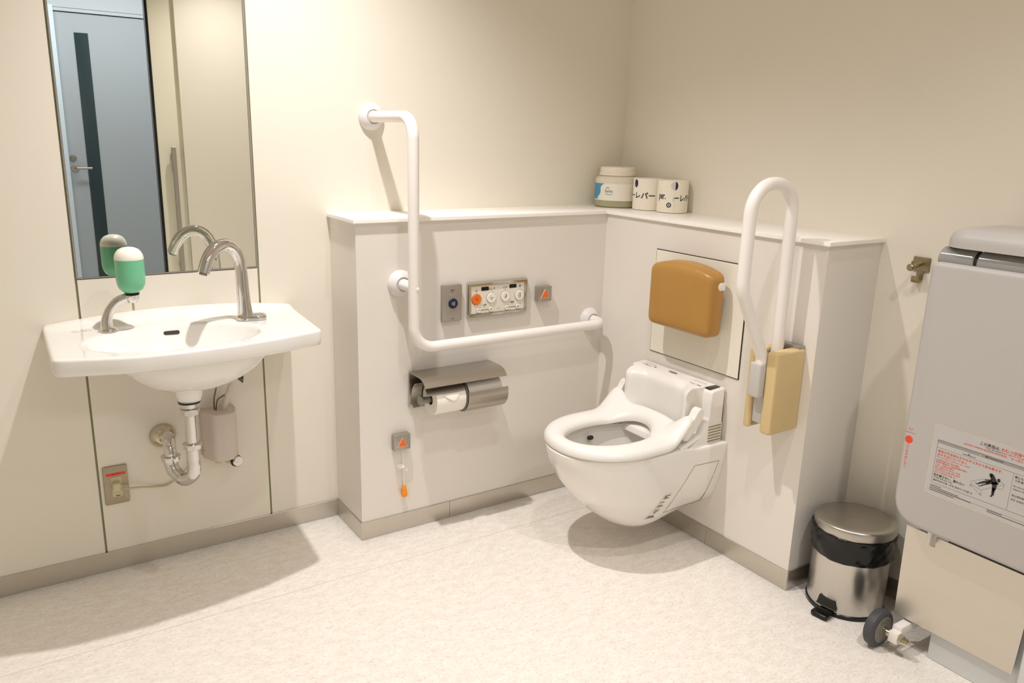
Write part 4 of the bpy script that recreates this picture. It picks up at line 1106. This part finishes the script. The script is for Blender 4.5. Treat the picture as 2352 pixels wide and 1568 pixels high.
tx('閉じた状態では', 1.7010, .5960, .0060, .008); tx('つかまないでください', 1.7010, .5880, .0060, .008); tx('Do not try to use as', 1.7010, .5740, .0050); tx('support when folded', 1.7010, .5670, .0050); tx('禁止把折起状态', 1.7010, .5520, .0050); tx('닫은 상태에서', 1.7010, .5420, .0050)
for k in range(4): stroke(bm, [(1.5190, .5060 - .0042 * k), (1.5190 + (.028, .070, .100, .060)[k], .5060 - .0042 * k)], .0011, fn2)
stroke(bm, [(1.6560, .4965), (1.6900, .4965)], .0011, fn2); stroke(bm, [(1.6560, .4925), (1.7500, .4925)], .0011, fn2)
stroke(bm, [(1.5820, .6085), (1.6120, .6085)], .0010, fn2); text(bm, '警告 WARNING 경고', fn2, h=.0042, cx=1.6520, cy=.6198, bold=.01)
obj('black_lettering', bm, 'ink', nl)
# printed silhouettes: a carer bending over somebody lying on the bed
bm = nb()
def blob(P, r=.0012): flat(bm, roundpoly(P, r, 3), fn2)
flat(bm, circ(.0036, 14, 1.6510, .5810, .0043), fn2)
blob([(1.6499, .5755), (1.6529, .5855), (1.6576, .5827), (1.6638, .574), (1.6672, .566), (1.6671, .5518), (1.6635, .5486), (1.6588, .5514), (1.6543, .5684)])
blob([(1.6584, .5536), (1.667, .5524), (1.665, .5468), (1.6648, .5351), (1.6617, .5346), (1.6617, .5419)]); blob([(1.6576, .5533), (1.6645, .549), (1.6622, .5409), (1.6619, .5307), (1.6551, .5299), (1.6595, .5341)])
stroke(bm, [(1.6552, .5723), (1.6504, .5634), (1.6441, .5573)], .0022, fn2)
obj('carer_silhouette', bm, 'ink', nl)
bm = nb(); flat(bm, circ(.0036, 14, 1.6694, .5744, .0045), fn2)
blob([(1.6707, .5668), (1.666, .5702), (1.6585, .5654), (1.6514, .5699), (1.6384, .5655), (1.6418, .5644), (1.6508, .5671), (1.638, .5614), (1.6295, .555), (1.625, .5494), (1.6209, .5516), (1.6206, .5503), (1.6248, .5474), (1.6321, .5522), (1.6439, .5584), (1.6432, .5563), (1.6346, .5501), (1.6316, .5457), (1.6279, .5484), (1.629, .5453), (1.6313, .5444), (1.6417, .5525), (1.6532, .5597), (1.6612, .5618), (1.6692, .5638)], .0006)
obj('lying_silhouette', bm, 'ink', nl)
bm = nb(); flat(bm, circ(.0020, 14, 1.5960, .6112), fn2); obj('blue_mark', bm, mat('ink_bright_blue', (70, 120, 200), .5), nl)
bm = nb(); flat(bm, [(1.6180, .6175), (1.6226, .6175), (1.6203, .6222)], fn2); obj('warning_triangle', bm, mat('ink_amber', (228, 180, 40), .5), nl)
bm = nb(); flat(bm, circ(.0098, 28, 1.4495, .5990), fn0)
text(bm, 'Pull', fn0, h=.0052, cx=1.4500, cy=.6268); text(bm, 'toward you', fn0, h=.0055, w=.026, cx=1.4500, cy=.6175)
for k, s in enumerate('ここを手前に引く'): text(bm, s, fn0, h=.0060, w=.0070, cx=1.4490, cy=.5840 - .0082 * k, bold=.01)
obj('pull_marking', bm, 'inkr', board)

# ------------------------------------------------------------------ camera
cam = bpy.data.cameras.new('camera'); co = bpy.data.objects.new('camera', cam); COL.objects.link(co)
yaw, pitch, roll, fpx = .5876939164948458, .2551634789016621, .027565081493941608, 1822.1
fwd = V((math.sin(yaw) * math.cos(pitch), math.cos(yaw) * math.cos(pitch), -math.sin(pitch)))
rgt = V((math.cos(yaw), -math.sin(yaw), 0)); upv = rgt.cross(fwd)
r2 = rgt * math.cos(roll) + upv * math.sin(roll); u2 = -rgt * math.sin(roll) + upv * math.cos(roll)
mt = MX((r2, u2, -fwd)).transposed().to_4x4(); mt.translation = V((-.7155777, -2.4474961, 1.3097729))
co.matrix_world = mt
cam.sensor_fit = 'HORIZONTAL'; cam.sensor_width = 36; cam.lens = 36 * fpx / 2352; cam.clip_start = .02
SC.camera = co

# ------------------------------------------------------------------ lights: ceiling downlights, cool corridor light
def spot(name, loc, power, size=116, blend=1., rad=.024, col=(1, .95, .94)):
    l = bpy.data.lights.new(name, 'SPOT'); l.energy = power; l.color = col; l.spot_size = math.radians(size); l.spot_blend = blend; l.shadow_soft_size = rad
    o = bpy.data.objects.new(name, l); COL.objects.link(o); o.location = loc; return o
ZL = ZC - .03
spot('downlight_basin', (.02, -.605, ZL), 200, 115)
spot('downlight_room', (.26, -1.45, ZL), 56, 122)
spot('downlight_door', (.55, -2.25, ZL), 110, 112)
def area(name, loc, power, sx, sy, col, rot=(0, 0, 0)):
    l = bpy.data.lights.new(name, 'AREA'); l.energy = power; l.color = col; l.shape = 'RECTANGLE'; l.size = sx; l.size_y = sy
    o = bpy.data.objects.new(name, l); COL.objects.link(o); o.location = loc; o.rotation_euler = rot; return o
area('corridor_light', (.1, -3.55, ZC - .02), 42, 1.6, .25, (.93, .965, 1))
w = bpy.data.worlds.new('world'); SC.world = w; w.use_nodes = True
w.node_tree.nodes['Background'].inputs['Color'].default_value = (1, .9, .76, 1); w.node_tree.nodes['Background'].inputs['Strength'].default_value = .0
SC.view_settings.view_transform = 'Standard'; SC.view_settings.look = 'None'; SC.view_settings.gamma = 1; SC.view_settings.exposure = -.69
SC.view_settings.use_curve_mapping = False
SC.cycles.max_bounces = 8; SC.cycles.diffuse_bounces = 6; SC.cycles.glossy_bounces = 5
SC.cycles.caustics_reflective = False; SC.cycles.caustics_refractive = False
